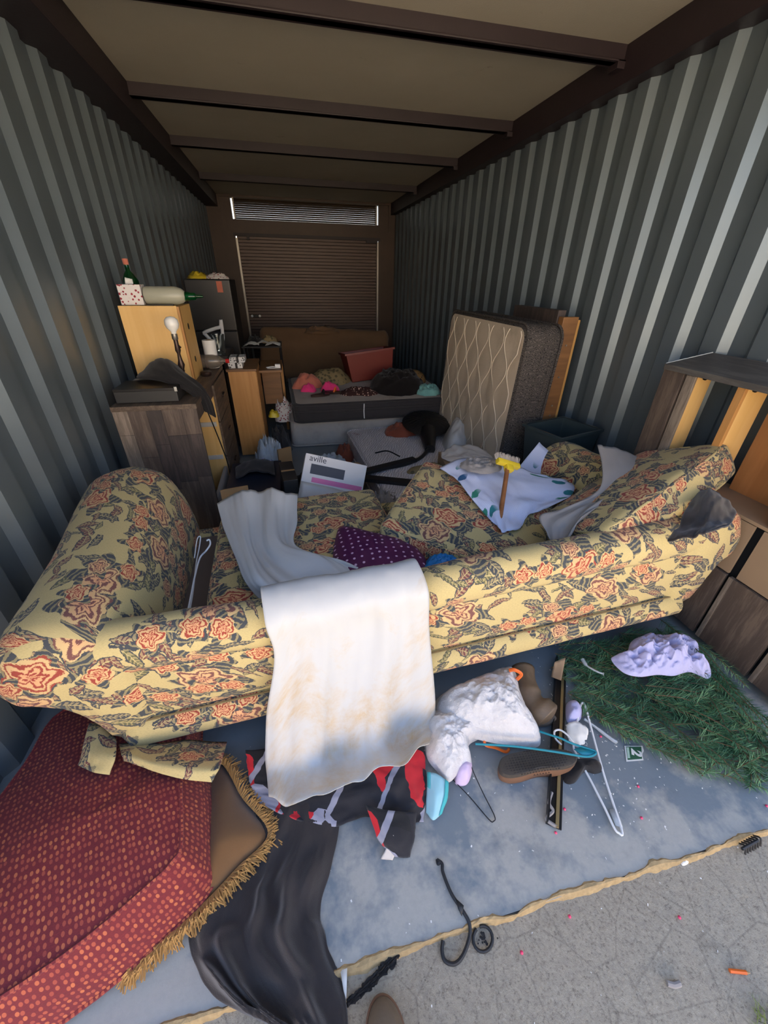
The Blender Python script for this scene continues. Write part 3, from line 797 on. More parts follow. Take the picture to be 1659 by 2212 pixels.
def planar_ends(o):
    me = o.data; ul = me.uv_layers[0].data; Ri = SOFA.to_3x3().inverted()
    for p in me.polygons:
        nn = Ri @ p.normal
        if abs(nn.y) > .62:
            for li in p.loop_indices:
                q = SOFA.inverted() @ me.vertices[me.loops[li].vertex_index].co
                ul[li].uv = (q.x, q.z + .31)
    return o
for s_ in (-1, 1): planar_ends(weld(arm(s_).build('arm', 'tapestry', sofa, angle=180)))
# top rail of the back (rolled)
prof = [(-.035, .385), (-.052, .43), (-.05, .48), (-.02, .52), (.025, .53), (.065, .51), (.09, .465), (.095, .40), (.092, .32), (.09, .22)]
prof = [(p.x, p.y) for p in spline([V(a, b, 0) for a, b in prof], 3)] 
secs = []
for i in range(61):
    x = -.04 + (SL + .08) * i / 60; t = i / 60
    sag = -.035 * math.sin(math.pi * min(1, t * 1.55)) ** 2
    secs.append([SOFA @ V(x, a + .006 * fb(x * 4, a * 9, 2), b + sag * sstep(.3, .5, b) + .006 * fb(x * 3, b * 9, 5)) for a, b in prof])
MB().loft(secs, closed=False).build('back_rail', 'tapestry', sofa, angle=180, thick=.01, off=-1)
# outer back panel, flaring out towards the rail
g = []
for j in range(15):
    z = .10 + .31 * j / 14; row = []
    for i in range(81):
        t = i / 80; fl_ = .14 * sstep(.0, 1, j / 14)
        x = -.0 - fl_ + (SL + 2 * fl_) * t
        bul = .022 * math.sin(math.pi * j / 14) * (1 - abs(2 * t - 1) ** 6)
        wrap = .05 * sstep(.965, 1.0, abs(2 * t - 1))
        row.append(SOFA @ V(x, -.034 - bul + wrap + .004 * fb(x * 6, z * 6, 1), z))
    g.append(row)
MB().grid(g).build('back_panel', 'tapestry', sofa, angle=180, thick=.012, off=-1)
# welt under the rail and lower border roll
MB().tube([SOFA @ V(-.13 + (SL + .26) * i / 60, -.044 + .05 * sstep(.96, 1, abs(i / 30 - 1)), .405 - .03 * math.sin(math.pi * min(1, i / 60 * 1.55)) ** 2) for i in range(61)], .0045, 6).build('welt', 'piping_dark', sofa)
secs = []
for i in range(61):
    x = -.015 + (SL + .03) * i / 60; e = 1 - .5 * sstep(.97, 1, abs(i / 30 - 1)); w = .006 * fb(x * 5, 3)
    secs.append([SOFA @ V(x, .0 + (.062 * math.cos(a) - .028) * e * (1 if math.cos(a) < 0 else .6), .062 + (.066 + w) * math.sin(a) * e) for a in [math.pi * 2 * k / 16 for k in range(16)]])
MB().tube([SOFA @ V(-.01 + (SL + .02) * i / 60, -.052 + .05 * sstep(.96, 1, abs(i / 30 - 1)), .128) for i in range(61)], .004, 6).build('welt', 'piping_dark', sofa)
weld(MB().loft(secs).build('lower_border', 'tapestry', sofa, angle=180))
MB().xf(Matrix()).b2((.10, .02, .02), (SL - .10, 1.02, .20)).xf(SOFA).build('seat_deck', 'deck_cloth', sofa, bevel=.01)
secs = []
for i in range(41):
    x = .02 + (SL - .04) * i / 40
    secs.append([SOFA @ V(x, 1.05 + .05 * math.cos(a), .12 + .11 * math.sin(a)) for a in [math.pi * 2 * k / 14 for k in range(14)]])
weld(MB().loft(secs).build('front_border', 'tapestry', sofa, angle=180))
for x, y in ((.08, .08), (SL - .08, .08), (.08, 1.0), (SL - .08, 1.0)):
    MB().xf(Matrix()).lathe([(.02, -.05), (.032, .03), (.03, .05)], (x, y, 0), 12).xf(SOFA).build('leg', 'handle_wood', sofa)
# ---------------------------------------------------------------- cushions and covers on and under the sofa
# red bench cushion on the floor at the left, its far end under the sofa
cu = thing('bench_cushion', 'big brick red bench cushion with orange dots, on the floor at the left wall', 'cushion', (-.7, .8, 0))
top = [V(-.437, .655, .205), V(-.422, .70, .205), V(-.462, .90, .20), V(-.50, 1.12, .12), V(-.52, 1.34, .10), V(-.70, 1.37, .10), V(-.93, 1.34, .10), V(-.945, 1.10, .14), V(-.95, .82, .20), V(-.965, .50, .205), V(-.955, .36, .205), V(-.88, .395, .205), V(-.66, .51, .205), V(-.48, .618, .205)]
bot = [V(-.365, .62, .035), V(-.352, .68, .035), V(-.395, .92, .03), V(-.47, 1.12, .02), V(-.50, 1.36, .02), V(-.70, 1.39, .02), V(-.94, 1.36, .02), V(-.955, 1.10, .02), V(-.965, .82, .02), V(-.985, .47, .02), V(-.955, .315, .03), V(-.86, .345, .03), V(-.62, .46, .035), V(-.425, .57, .035)]
for q in top + bot: q += V(-.038 - (.09 if q.x < -.85 else 0), -.078 - .03 * (q.y - .6), 0)
T_, B_ = spline(top, 5, True), spline(bot, 5, True); NP = len(T_)
mid = [a.lerp(b, .5) + (b - a).cross(V(0, 0, 1)).normalized() * 0 + ((a + b) / 2 - V(-.74, .77, .1)).normalized() * .012 for a, b in zip(T_, B_)]
per = [0.0]
for i in range(NP): per.append(per[-1] + (T_[(i + 1) % NP] - T_[i]).length)
m = MB(); ctr = V(-.74, .74, .215); G = []
for r in range(13):
    t = r / 12; row = []
    for k in range(NP + 1):
        q = ctr.lerp(T_[k % NP], t); q.z += .018 * (1 - t ** 3) * (1 - .8 * sstep(.87, 1.07, q.y)) - .012 * math.exp(-((q.x + .62 + .25 * (q.y - .72)) / .03) ** 2) * sstep(.75, 1.0, q.y) + (.006 * fb(q.x * 9, q.y * 3, 2) if t < 1 else 0); row.append(q)
    G.append(row)
m.grid(G, [(p.x * .9 + p.y * .35, p.y - .3 * p.x) for row in G for p in row])
m.grid([[p for p in T_ + T_[:1]], mid + mid[:1], B_ + B_[:1]], [(per[i], c) for c in (0, .09, .18) for i in range(NP + 1)])
m.add(B_, [tuple(range(NP))])
m.build('cover', 'red_dots', cu, angle=60)
MB().tube(T_ + T_[:1], .006, 6).build('piping', 'red_dots', cu); MB().tube(B_ + B_[:1], .006, 6).build('piping', 'red_dots', cu)
# brown velvet pillow with gold fringe under it
pl = thing('fringed_pillow', 'brown velvet pillow with gold bullion fringe, half under the red cushion', 'pillow', (-.42, .75, 0))
pw = [P(478, 1640, z=.03), P(530, 1720, z=.03), P(590, 1800, z=.02), P(520, 1880, z=.02), P(440, 1965, z=.02), P(360, 2035, z=.02), P(285, 2100, z=.015), P(300, 2000, z=.03), V(-.66, .72, .02), V(-.56, .95, .02)]
po = spline(pw, 8, True); pc = sum(po, V(0, 0, 0)) / len(po); G = []
for r in range(13):
    t = r / 12; row = []
    for k in range(len(po) + 1):
        q = pc.lerp(po[k % len(po)], t * .95); q.z = .012 + .085 * (max(0, 1 - t ** 2.4)) ** .7 * (1 - .72 * sstep(-.37, -.48, q.x)) + .004 * fb(q.x * 8, q.y * 8, 4); row.append(q)
    G.append(row)
MB().grid(G).build('cover', 'brown_velvet', pl, angle=180)
random.seed(11); fr = MB()
for k in range(len(po) * 9):
    i = (k // 9) % len(po); t = (k % 9) / 9
    a = po[i].lerp(po[(i + 1) % len(po)], t)
    if a.x < -.50 and a.y > .47: continue
    d = (a - pc); d.z = 0; d.normalize(); sd = V(-d.y, d.x, 0)
    L = random.uniform(.032, .055)
    p0 = pc.lerp(a, .94) + V(0, 0, .012); p1 = p0 + d * L * .5 + sd * random.uniform(-.01, .01) + V(0, 0, random.uniform(.004, .016)); p2 = p0 + d * L + sd * random.uniform(-.02, .02) + V(0, 0, random.uniform(-.012, .002))
    fr.tube([p0, p1, p2], [.0026, .0024, .0018], 4)
fr_o = fr.build('fringe', 'fringe_gold', pl); fr_o['kind'] = 'stuff'
# corner flaps of the sofa's torn skirt, hanging at the left
def flap(ctrl, seed, **kw):
    return MB().grid(cloth(ctrl, 6, 6, .006, 4, 2, seed, .002)).build('skirt_flap', 'tapestry', sofa, angle=180, thick=.004)
flap([[P(192, 1562, y=1.06), P(225, 1566, y=1.04), P(252, 1590, y=1.02)], [P(178, 1612, z=.24), P(210, 1625, z=.25), P(250, 1628, z=.25)], [P(167, 1652, z=.225), P(200, 1668, z=.235), P(236, 1674, z=.225)]], 1)
flap([[P(258, 1606, y=.985), P(330, 1604, y=.975), P(410, 1600, y=.97), P(490, 1604, y=.965)], [P(262, 1628, z=.235), P(330, 1640, z=.245), P(400, 1650, z=.245), P(476, 1652, z=.225)], [P(268, 1643, z=.225), P(330, 1666, z=.235), P(390, 1682, z=.235), P(458, 1690, z=.21)]], 2)
# black fleece blanket on the floor
Lp = [(570, 1630, .02), (560, 1730, .02), (520, 1850, .01), (455, 1925, .01), (405, 2010, .008), (428, 2100, .006), (485, 2172, .006), (600, 2216, .004)]
Rp = [(705, 1630, .02), (735, 1745, .02), (718, 1860, .006), (693, 1960, .006), (706, 2030, .006), (736, 2110, .004), (750, 2180, .002), (752, 2290, .002)]
ctrl = strip([P(a, b, z=c) for a, b, c in Lp], [P(a, b, z=c) for a, b, c in Rp], 6, .022, 3)
g = cloth(ctrl, 18, 12, .030, 3.4, 1.2, 5, .004, 12, .004, ampf=lambda u, v: sstep(.15, .5, v))
for j_, row in enumerate(g):
    for i_, q in enumerate(row):
        u, v = i_ / (len(row) - 1), j_ / (len(g) - 1)
        w_ = u * 2.6 + 1.3 * v + .45 * math.sin(v * 5.0 + u * 2) + 1.0 * fb(u * 2.4, v * 2.6, 8, 2)
        q.z += .045 * (.35 + .65 * abs(fb(u * 3, v * 2, 31, 1)) * 2) * (.5 - .5 * math.cos(2 * math.pi * w_)) ** 1.5 * sstep(.1, .4, v) * sstep(0, .12, u) * sstep(1, .88, u)
for row in g:
    for q in row: q.z = max(q.z, .004 if q.y > Y0 else BARE + .006)
one(MB().grid(g), 'blanket', 'black_fleece', 'black fleece blanket rumpled on the floor beside the red cushion', 'blanket', angle=180, thick=.006)
# black, red and grey geometric throw under the sheet
topx = [(530, 1620, .08), (640, 1610, .06), (740, 1600, .06), (800, 1600, .06), (870, 1600, .05), (915, 1610, .05)]
midx = [(540, 1690, .05), (640, 1690, .04), (735, 1690, .04), (800, 1680, .06), (870, 1690, .06), (922, 1690, .02)]
botx = [(560, 1740, .04), (650, 1768, .05), (724, 1785, .02), (792, 1764, .03), (850, 1790, .03), (915, 1775, .006)]
ctrl = [[P(a, b, z=c) for a, b, c in r] for r in (topx, midx, botx)]
g = cloth(ctrl, 14, 18, .034, 5, 2.6, 9, .004, 14, .008, ampf=lambda u, v: sstep(.35, .75, v) * (.4 + .6 * sstep(.3, .7, u)))
for row in g:
    for q in row: q.z = max(q.z, .008)
thr = one(MB().grid(g), 'throw_blanket', 'geometric', 'black, red and grey geometric throw crumpled under the hanging white sheet', 'blanket', angle=180, thick=.005)
g = cloth([[P(790, 1740, z=.07), P(840, 1750, z=.07), P(900, 1755, z=.05)], [P(812, 1800, z=.05), P(850, 1810, z=.06), P(897, 1800, z=.03)], [P(832, 1835, z=.01), P(862, 1852, z=.02), P(886, 1852, z=.008)]], 8, 8, .008, 3, 2, 4, .002)
MB().grid(g).build('folded_corner', 'geometric', thr, angle=180, thick=.004)
g = cloth([[P(828, 1798, z=.062), P(850, 1805, z=.062)], [P(836, 1825, z=.035), P(858, 1832, z=.035)], [P(822, 1856, z=.008), P(848, 1858, z=.008)]], 6, 6, .003, 2, 2, 4, .001)
MB().grid(g).build('lining', 'ivory_cloth', thr, angle=180, thick=.002)
# white sheet: from the seat over the back rail and down to the floor
def SR(x0, x1, ly, lz, jit=0.0):
    return [SOFA @ V(x0 + (x1 - x0) * t, ly + jit * nz(t * 5, lz * 7), lz) for t in (0, .2, .4, .6, .8, 1)]
rows = [
 [P(468, 1086, z=.575), P(500, 1066, z=.60), P(540, 1060, z=.62), P(575, 1056, z=.61), P(610, 1060, z=.62), P(642, 1068, z=.57)],
 [P(480, 1135, z=.55), P(510, 1125, z=.58), P(545, 1118, z=.57), P(575, 1110, z=.59), P(605, 1112, z=.57), P(642, 1125, z=.55)],
 [P(505, 1200, z=.55), P(530, 1196, z=.585), P(555, 1190, z=.565), P(585, 1182, z=.58), P(615, 1176, z=.565), P(640, 1180, z=.55)],
 [P(530, 1262, z=.56), P(562, 1262, z=.60), P(605, 1248, z=.575), P(650, 1222, z=.59), P(700, 1206, z=.575), P(740, 1212, z=.56)],
 SR(.55, 1.08, .20, .335, .02), SR(.56, 1.11, .135, .47), SR(.565, 1.13, .03, .572), SR(.57, 1.14, -.085, .52), SR(.575, 1.15, -.095, .36, .02),
 [P(576, 1545, y=0.925), P(650, 1545, y=0.900), P(720, 1540, y=0.920), P(790, 1535, y=0.895), P(865, 1525, y=0.915), P(939, 1510, y=0.925)],
 [P(575, 1650, y=0.845), P(645, 1655, y=0.815), P(715, 1640, y=0.835), P(790, 1620, y=0.805), P(865, 1598, y=0.835), P(936, 1572, y=0.865)],
 [P(580, 1722, z=.12), P(630, 1742, z=.11), P(710, 1712, z=.14), P(790, 1678, z=.15), P(862, 1645, z=.17), P(928, 1608, z=.20)],
]
g = cloth(rows, 14, 10, .030, 6.5, 1.1, 21, .0022, 20, .004, ampf=lambda u, v: (.30 + .9 * (v - .58) / .42) if v > .58 else (.20 + .75 * sstep(.40, .25, v)))
one(MB().grid(g), 'bed_sheet', 'sheet', 'long white stained sheet draped over the sofa back down to the floor', 'sheet', angle=180, thick=.002)
# seat cushions
def cushion(m, dims, label, seed, puff=.03, r=.035, group='loose tapestry sofa cushions'):
    t = thing('sofa_cushion', label, 'cushion', m.translation, group)
    mb = softbox(*dims, r, 12, puff, .010, seed); mb.xf(m)
    weld(mb.build('cover', 'tapestry', t, angle=180))
    hx, hy, hz = dims[0] / 2, dims[1] / 2, dims[2] / 2
    for s in (1, -1):
        loop = []
        for k in range(48):
            a = 2 * math.pi * k / 48; c, s_ = math.cos(a), math.sin(a)
            q = V(math.copysign(abs(c) ** .28, c) * (hx - .004), math.copysign(abs(s_) ** .28, s_) * (hy - .004), s * (hz - .012))
            loop.append(m @ q)
        MB().tube(loop + loop[:1], .0055, 6).build('welt', 'tapestry', t)
    return t
cushion(SOFA @ eul((.76, .64, .262), 0, 0, 0), (.92, .96, .13), 'tapestry seat cushion lying flat on the sofa under the white sheet', 1, puff=.014)
CB = frame(P(1015, 1132, y=1.68), V(.78, -.56, -.12), V(.50, .72, .10))
cushion(CB, (.80, .72, .20), 'tapestry seat cushion tipped up under the fish print towel', 2)
pa, pb_ = P(1285, 1168, y=1.20), P(1545, 982, y=1.42); e1 = (pb_ - pa).normalized(); e2 = V(-.25, .75, -.45).normalized(); en = e1.cross(e2).normalized()
cushion(frame((pa + pb_) / 2 + e2 * .24 - en * .08 + V(.03, -.03, .085), e1, e2), ((pb_ - pa).length + .03, .48, .18), 'tapestry box cushion propped on edge against the open dresser', 3, puff=.02)
# ---------------------------------------------------------------- things dropped on the floor in front
def tube_thing(name, pts, r, mat, label, cat, n=8, sm=6, closed=False, group=None):
    q = spline(pts, sm, closed)
    if closed: q = q + [q[0]]
    return one(MB().tube(q, r, n), name, mat, label, cat, group)
def Z(pts, z): return [P(a, b, z=z) for a, b in pts]
# white carrier bags beside the sheet
one(blob([(938, 1520), (985, 1492), (1040, 1468), (1080, 1452), (1108, 1456), (1122, 1500), (1142, 1555), (1166, 1592), (1160, 1614), (1110, 1612), (1060, 1604), (1010, 1592), (960, 1575)], .05, .15, 3, .22, 10, 44, 190, 2.6, .007), 'carrier_bag', 'bag_film', 'crumpled white plastic bag lying against the sofa base, larger of two', 'plastic bag', angle=180)
one(blob([(915, 1555), (950, 1535), (1000, 1540), (1030, 1565), (1038, 1592), (1012, 1612), (1018, 1650), (990, 1672), (968, 1690), (945, 1668), (920, 1630)], .03, .10, 8, .30, 11, 40, 170, 2.2, .007), 'carrier_bag', 'bag_film', 'crumpled white plastic bag drooping beside the hanging sheet, smaller of two', 'plastic bag', angle=180)
one(blob([(990, 1640), (1012, 1632), (1020, 1662), (1008, 1695), (982, 1690)], .008, .05, 5, .3, 14, 12, 40), 'cloth_scrap', 'lilac', 'lilac cloth scrap poking out under the plastic bag', 'cloth', angle=180)
# face mask
mk = thing('face_mask', 'teal edged disposable face mask on the floor beside the throw', 'mask', P(945, 1725, z=0))
g = cloth([[P(922, 1668, z=.05), P(945, 1672, z=.06), P(969, 1690, z=.05)], [P(922, 1700, z=.035), P(944, 1715, z=.05), P(966, 1725, z=.03)], [P(920, 1755, z=.012), P(936, 1772, z=.016), P(954, 1758, z=.012)]], 6, 6, .003, 3, 3, 2, .001)
MB().grid(g).build('filter', 'mask_blue', mk, angle=180, thick=.0015)
MB().grid([[r[-1] + V(0, 0, .002), r[-3] + V(0, 0, .003)] for r in g]).build('edge_band', 'mask_teal', mk, angle=180, thick=.001)
MB().grid([[r[0] + V(0, 0, .002), r[2] + V(0, 0, .003)] for r in g[:7]]).build('edge_band', 'mask_teal', mk, angle=180, thick=.001)
# hangers
hw = thing('coat_hanger', 'white plastic coat hanger lying on the floor across the black rail', 'hanger', P(1290, 1650, z=0))
A_ = Z([(1253, 1527), (1262, 1530), (1280, 1580), (1308, 1670), (1346, 1786), (1340, 1794), (1330, 1783), (1312, 1745), (1291, 1704), (1278, 1679), (1250, 1629), (1240, 1606), (1246, 1563)], .03)
for q in A_: q.z = .012 + .05 * sstep(.62, .95, q.y); 
MB().tube(spline(A_, 6, True) + [A_[0]], .0042, 8).build('frame', 'white_plastic', hw)
B_2 = [P(1240, 1606, z=.06), P(1226, 1588, z=.068), P(1210, 1577, z=.07), P(1198, 1580, z=.07), P(1200, 1595, z=.066), P(1213, 1609, z=.062)]
MB().tube(spline(B_2, 6), .0038, 8).build('hook', 'white_plastic', hw)
MB().add([P(1346, 1788, z=.014), P(1330, 1783, z=.014), P(1316, 1748, z=.014), P(1332, 1746, z=.014)], [(0, 1, 2, 3)]).build('web', 'clear_plastic', hw, thick=.003)
ht = thing('coat_hanger', 'teal plastic coat hanger resting over the upturned shoe', 'hanger', P(1160, 1610, z=0))
A_ = [P(1027, 1607, z=.10), P(1110, 1612, z=.11), P(1200, 1624, z=.112), P(1262, 1634, z=.112), P(1284, 1630, z=.112), P(1284, 1622, z=.112), P(1256, 1613, z=.112), P(1226, 1602, z=.115), P(1212, 1595, z=.115), P(1190, 1588, z=.11), P(1166, 1580, z=.10)]
MB().tube(spline(A_, 6), .0042, 8).build('frame', 'teal_plastic', ht)
MB().add([P(1284, 1630, z=.114), P(1262, 1634, z=.114), P(1240, 1618, z=.114), P(1256, 1613, z=.114), P(1284, 1622, z=.114)], [(0, 1, 2, 3, 4)]).build('web', 'teal_plastic', ht, thick=.003)
tube_thing('wire_hanger', [P(1012, 1618, z=.05), P(1018, 1655, z=.03), P(1042, 1710, z=.012), P(1068, 1762, z=.006), P(1066, 1774, z=.006), P(1056, 1770, z=.006), P(1015, 1722, z=.008), P(978, 1684, z=.012)], .0018, 'dark_steel', 'dark bent wire hanger on the bare floor beside the mask', 'hanger', 6)
# black bed rail
rl = thing('bed_rail', 'long black steel bed rail on the floor under the sofa edge', 'bed rail', P(1200, 1600, z=0))
a, b = P(1214, 1420, z=.03), P(1196, 1786, z=.008); d = (b - a).normalized(); sd = V(-d.y, d.x, 0).normalized()
def lbar(off, w, z0, h): 
    m = MB(); c = (a + b) / 2 + sd * off; m.box((c.x, c.y, z0 + h / 2), ((b - a).length, w, h), math.atan2(d.y, d.x)); return m
lbar(0.0, .052, .004, .006).build('flange', 'dark_steel', rl, smooth=False, bevel=.001)
lbar(-.024, .005, .004, .038).build('flange', 'dark_steel', rl, smooth=False, bevel=.001)
lbar(.010, .012, .010, .006).build('edge_strip', 'brass_strip', rl, smooth=False, bevel=.001)
tube_thing('torn_tape', [P(1192, 1712, z=.02), P(1186, 1735, z=.028), P(1194, 1752, z=.022), P(1180, 1768, z=.016), P(1196, 1782, z=.012), P(1204, 1784, z=.010)], [.006] * 31, 'grey_cloth', 'grey torn tape curled at the near end of the black rail', 'tape', 6)
one(MB().grid(cloth([[P(1198, 1430, z=.10), P(1222, 1420, z=.12)], [P(1190, 1462, z=.05), P(1212, 1470, z=.07)]], 5, 6, .006, 3, 3, 3, .002)), 'paper_scrap', 'cardboard_grey', 'torn brown paper scrap on the far end of the black rail', 'paper', thick=.001, angle=180)
# upturned shoe
sh = thing('shoe', 'brown slip-on shoe upside down, patterned sole showing', 'shoe', P(1160, 1655, z=0))
so = spline(Z([(1078, 1650), (1090, 1632), (1130, 1622), (1180, 1617), (1225, 1620), (1245, 1632), (1243, 1648), (1215, 1658), (1170, 1660), (1130, 1672), (1100, 1676), (1082, 1668)], .085), 5, True); cc = sum(so, V(0, 0, 0)) / len(so)
def ring(k, z): return [V(cc.x + (p.x - cc.x) * k, cc.y + (p.y - cc.y) * k, z) for p in so]
weld(MB().loft([ring(.3, .086), ring(.8, .089), ring(.97, .086), ring(1.0, .080), ring(1.0, .068), ring(.985, .066)], True, True).build('sole', 'sole_dark', sh))
weld(MB().loft([ring(.985, .069), ring(1.0, .055), ring(.97, .030), ring(.85, .012), ring(.55, .005)], True, True).build('upper', 'shoe_brown', sh))
tr = MB(); random.seed(5)
dl = (P(1235, 1632, z=.09) - P(1090, 1655, z=.09)); Lx = dl.length; dl.normalize(); dn = V(-dl.y, dl.x, 0)
for i in range(22):
    for j in range(-5, 6):
        c = cc + dl * ((i - 10.5) * Lx / 24) + dn * (j * .0085); c.z = .0885
        q = max(abs((i - 10.5) / 11.5), 0); wlim = .043 * (1 - q ** 3)
        if abs(j * .0085) > wlim: continue
        tr.tube([c - dl * .003 - dn * .003, c + dn * .0005, c + dl * .003 - dn * .003], .0011, 4)
tr.build('tread', 'dirt_black', sh)['kind'] = 'stuff'
# worn work boot lying half under the sofa
bt = thing('work_boot', 'worn brown work boot lying on its side under the sofa edge', 'boot', P(1150, 1510, z=0))
sp_ = [P(1128, 1448, z=.07), P(1135, 1475, z=.07), P(1143, 1505, z=.065), P(1160, 1528, z=.06), P(1178, 1545, z=.05), P(1188, 1556, z=.045)]
q = spline(sp_, 5); rr = [.058 - .010 * abs(math.sin(i * .35)) * (i < 16) + (.008 if 14 < i < 22 else 0) for i in range(len(q))]; rr[-1] = .012; rr[-2] = .034; rr[-3] = .046
MB().tube(q, rr, 18).build('shaft', 'leather_worn', bt, angle=180)
MB().tube(spline([P(1150, 1550, z=.035), P(1165, 1562, z=.03), P(1184, 1560, z=.03), P(1196, 1548, z=.032)], 5), .014, 8).build('sole', 'sole_dark', bt)
MB().tube(spline([P(1152, 1543, z=.05), P(1170, 1552, z=.055), P(1186, 1545, z=.055)], 5), .006, 6).build('stitched_welt', 'yellow_plastic', bt)
# orange strap pieces
tube_thing('orange_strap', [P(1100, 1448, z=.17), P(1112, 1447, z=.18), P(1126, 1456, z=.16), P(1116, 1468, z=.14)], .008, 'orange_plastic', 'orange plastic handle over the big white bag by the sofa edge', 'strap', 6)
tube_thing('orange_strap', [P(1046, 1598, z=.05), P(1050, 1610, z=.04), P(1072, 1616, z=.03), P(1092, 1624, z=.02), P(1100, 1618, z=.02)], .006, 'orange_plastic', 'orange strap peeping out under the white bag beside the shoe', 'strap', 6)
# cloth and paper by the white hanger
one(blob([(1224, 1520), (1240, 1518), (1256, 1535), (1252, 1556), (1228, 1562), (1222, 1545)], .02, .05, 4, .4, 14, 12, 40), 'cloth_scrap', 'lavender', 'lavender cloth scrap beside the black rail under the white hanger', 'cloth', angle=180)
one(MB().grid(cloth([[P(1222, 1566, z=.035), P(1246, 1558, z=.045), P(1270, 1575, z=.035)], [P(1226, 1590, z=.028), P(1248, 1588, z=.04), P(1268, 1592, z=.03)], [P(1234, 1606, z=.02), P(1250, 1614, z=.022), P(1262, 1606, z=.02)]], 6, 6, .006, 3, 3, 2, .002, edge=.006)), 'tissue', 'white_paper', 'crumpled white tissue framed by the white hanger', 'tissue', thick=.001, angle=180)
one(blob([(1216, 1650), (1250, 1640), (1290, 1645), (1302, 1664), (1285, 1672), (1262, 1668), (1240, 1692), (1218, 1688)], .003, .045, 6, .4, 12, 14, 50), 'glove', 'black_cotton', 'crumpled black glove on the floor behind the shoe toe', 'glove', angle=180)
tube_thing('plastic_knife', [P(1262, 1553, z=.03), P(1290, 1573, z=.018), P(1320, 1596, z=.010), P(1334, 1604, z=.008)], [.0055] * 7 + [.007] * 6 + [.008] * 5 + [.003], 'clear_plastic', 'clear plastic knife on the floor beside the white hanger', 'cutlery', 6)
tube_thing('plastic_fork', [P(1258, 1424, z=.10), P(1268, 1438, z=.10), P(1288, 1450, z=.10), P(1304, 1456, z=.10)], [.008] * 6 + [.004] * 12 + [.009], 'clear_plastic', 'clear plastic fork lying on the pine branches', 'cutlery', 6)
# the torn card with a figure two
cd = thing('torn_card', 'torn green card with white border reading 2, on the floor', 'card', P(1368, 1627, z=.0))
c0, c1, c2, c3 = P(1349, 1611, z=.004), P(1388, 1611, z=.004), P(1390, 1642, z=.004), P(1353, 1645, z=.004)
MB().add([c0, c1, P(1391, 1622, z=.004), P(1387, 1630, z=.004), c2, c3], [(0, 1, 2, 3, 4, 5)]).build('sheet', 'white_paper', cd, smooth=False, thick=.001)
def inset(k): 
    c = (c0 + c1 + c2 + c3) / 4; return [c + (p - c) * k + V(0, 0, .0014) for p in (c0, c1, c2, c3)]
i0 = inset(.84); MB().add(i0, [(0, 1, 2, 3)]).build('print', 'card_green', cd, smooth=False)
ux = (c1 - c0).normalized(); cmid = (c0 + c1 + c2 + c3) / 4 + V(0, 0, .002)
solid_text('2', .052, frame(cmid + ux * .0075, (c3 - c0).normalized(), ux), 'white_paper', 'numeral', cd, bold=.0022)
MB().add([cmid + ux * a_ + (c3 - c0).normalized() * b_ for a_, b_ in ((-.030, -.024), (-.020, -.024), (-.020, .022), (-.030, .022))], [(0, 1, 2, 3)]).build('small_print', 'print_pale', cd, smooth=False)
# pine garland at the right
random.seed(21)
pine = thing('artificial_pine', 'flattened artificial pine boughs heaped on the floor at the right', 'artificial tree', P(1460, 1560, z=0))
lumps = []
def pine_h(x, y): return .05 + .07 * sstep(1.1, 1.6, x) * sstep(.45, .8, y)
def inside(x, y):
    poly = [(1.10, 1.15), (1.08, .98), (1.05, .80), (1.17, .68), (1.30, .56), (1.40, .45), (1.60, .38), (1.84, .38), (1.84, .8), (1.84, 1.15)]
    c = False; j = len(poly) - 1
    for i in range(len(poly)):
        xi, yi = poly[i]; xj, yj = poly[j]
        if (yi > y) != (yj > y) and x < (xj - xi) * (y - yi) / (yj - yi) + xi: c = not c
        j = i
    return c
cnt = 0; tries = 0
while cnt < 230 and tries < 4000:
    tries += 1
    x, y = random.uniform(1.0, 1.84), random.uniform(.38, 1.15)
    if not inside(x, y): continue
    az = random.gauss(math.radians(-28), .55); L = random.uniform(.16, .30)
    base = V(x, y, pine_h(x, y) * random.uniform(.35, 1.15)); dirv = V(math.cos(az), math.sin(az), random.uniform(-.12, .18))
    tip = base + dirv * L
    if tip.x > 1.82: dirv.x *= -.3; dirv.y *= 1.4; tip = base + dirv * L
    tip.z = max(tip.z, .012)
    if not inside(tip.x, tip.y): continue
    st = [base, (base + tip) / 2 + V(0, 0, .012), tip]; sp2 = spline(st, 4)
    bm_ = MB(); n_need = int(L * 480)
    bv = (tip - base).normalized(); s1 = bv.cross(V(0, 0, 1)).normalized(); s2 = s1.cross(bv)
    for k in range(n_need):
        t = (k + random.random()) / n_need; p = base.lerp(tip, t) + V(0, 0, .024 * t * (1 - t) * 2)
        a = random.uniform(0, 2 * math.pi); nl = random.uniform(.030, .050) * (1 - .35 * t)
        dv = (bv * random.uniform(.5, .9) + (s1 * math.cos(a) + s2 * math.sin(a)) * .8).normalized()
        e = p + dv * nl
        if e.z < .002: e.z = .002
        if e.x > 1.85: e.x = 1.85
        wv = dv.cross(V(random.random() - .5, random.random() - .5, 1)).normalized() * .0012
        bm_.add([p - wv, p + wv, e + wv * .5, e - wv * .5], [(0, 1, 2, 3)])
    br = bm_.build('branch', 'pine_needle_pale' if random.random() < .25 else 'pine_needle', pine, smooth=False)
    MB().tube(sp2, .0022, 5).build('stem', 'twig', br)
    cnt += 1
# lavender shirt on the pine
sr = blob([(1320, 1422), (1352, 1412), (1365, 1385), (1400, 1372), (1450, 1374), (1480, 1378), (1505, 1400), (1510, 1420), (1535, 1450), (1528, 1466), (1490, 1452), (1455, 1460), (1420, 1458), (1380, 1462), (1345, 1452)], .14, .075, 7, .95, 19, 44, 190, 1.7, .006)
one(sr, 'shirt', 'lavender', 'crumpled lavender blue shirt lying on the pine boughs', 'shirt', angle=180)
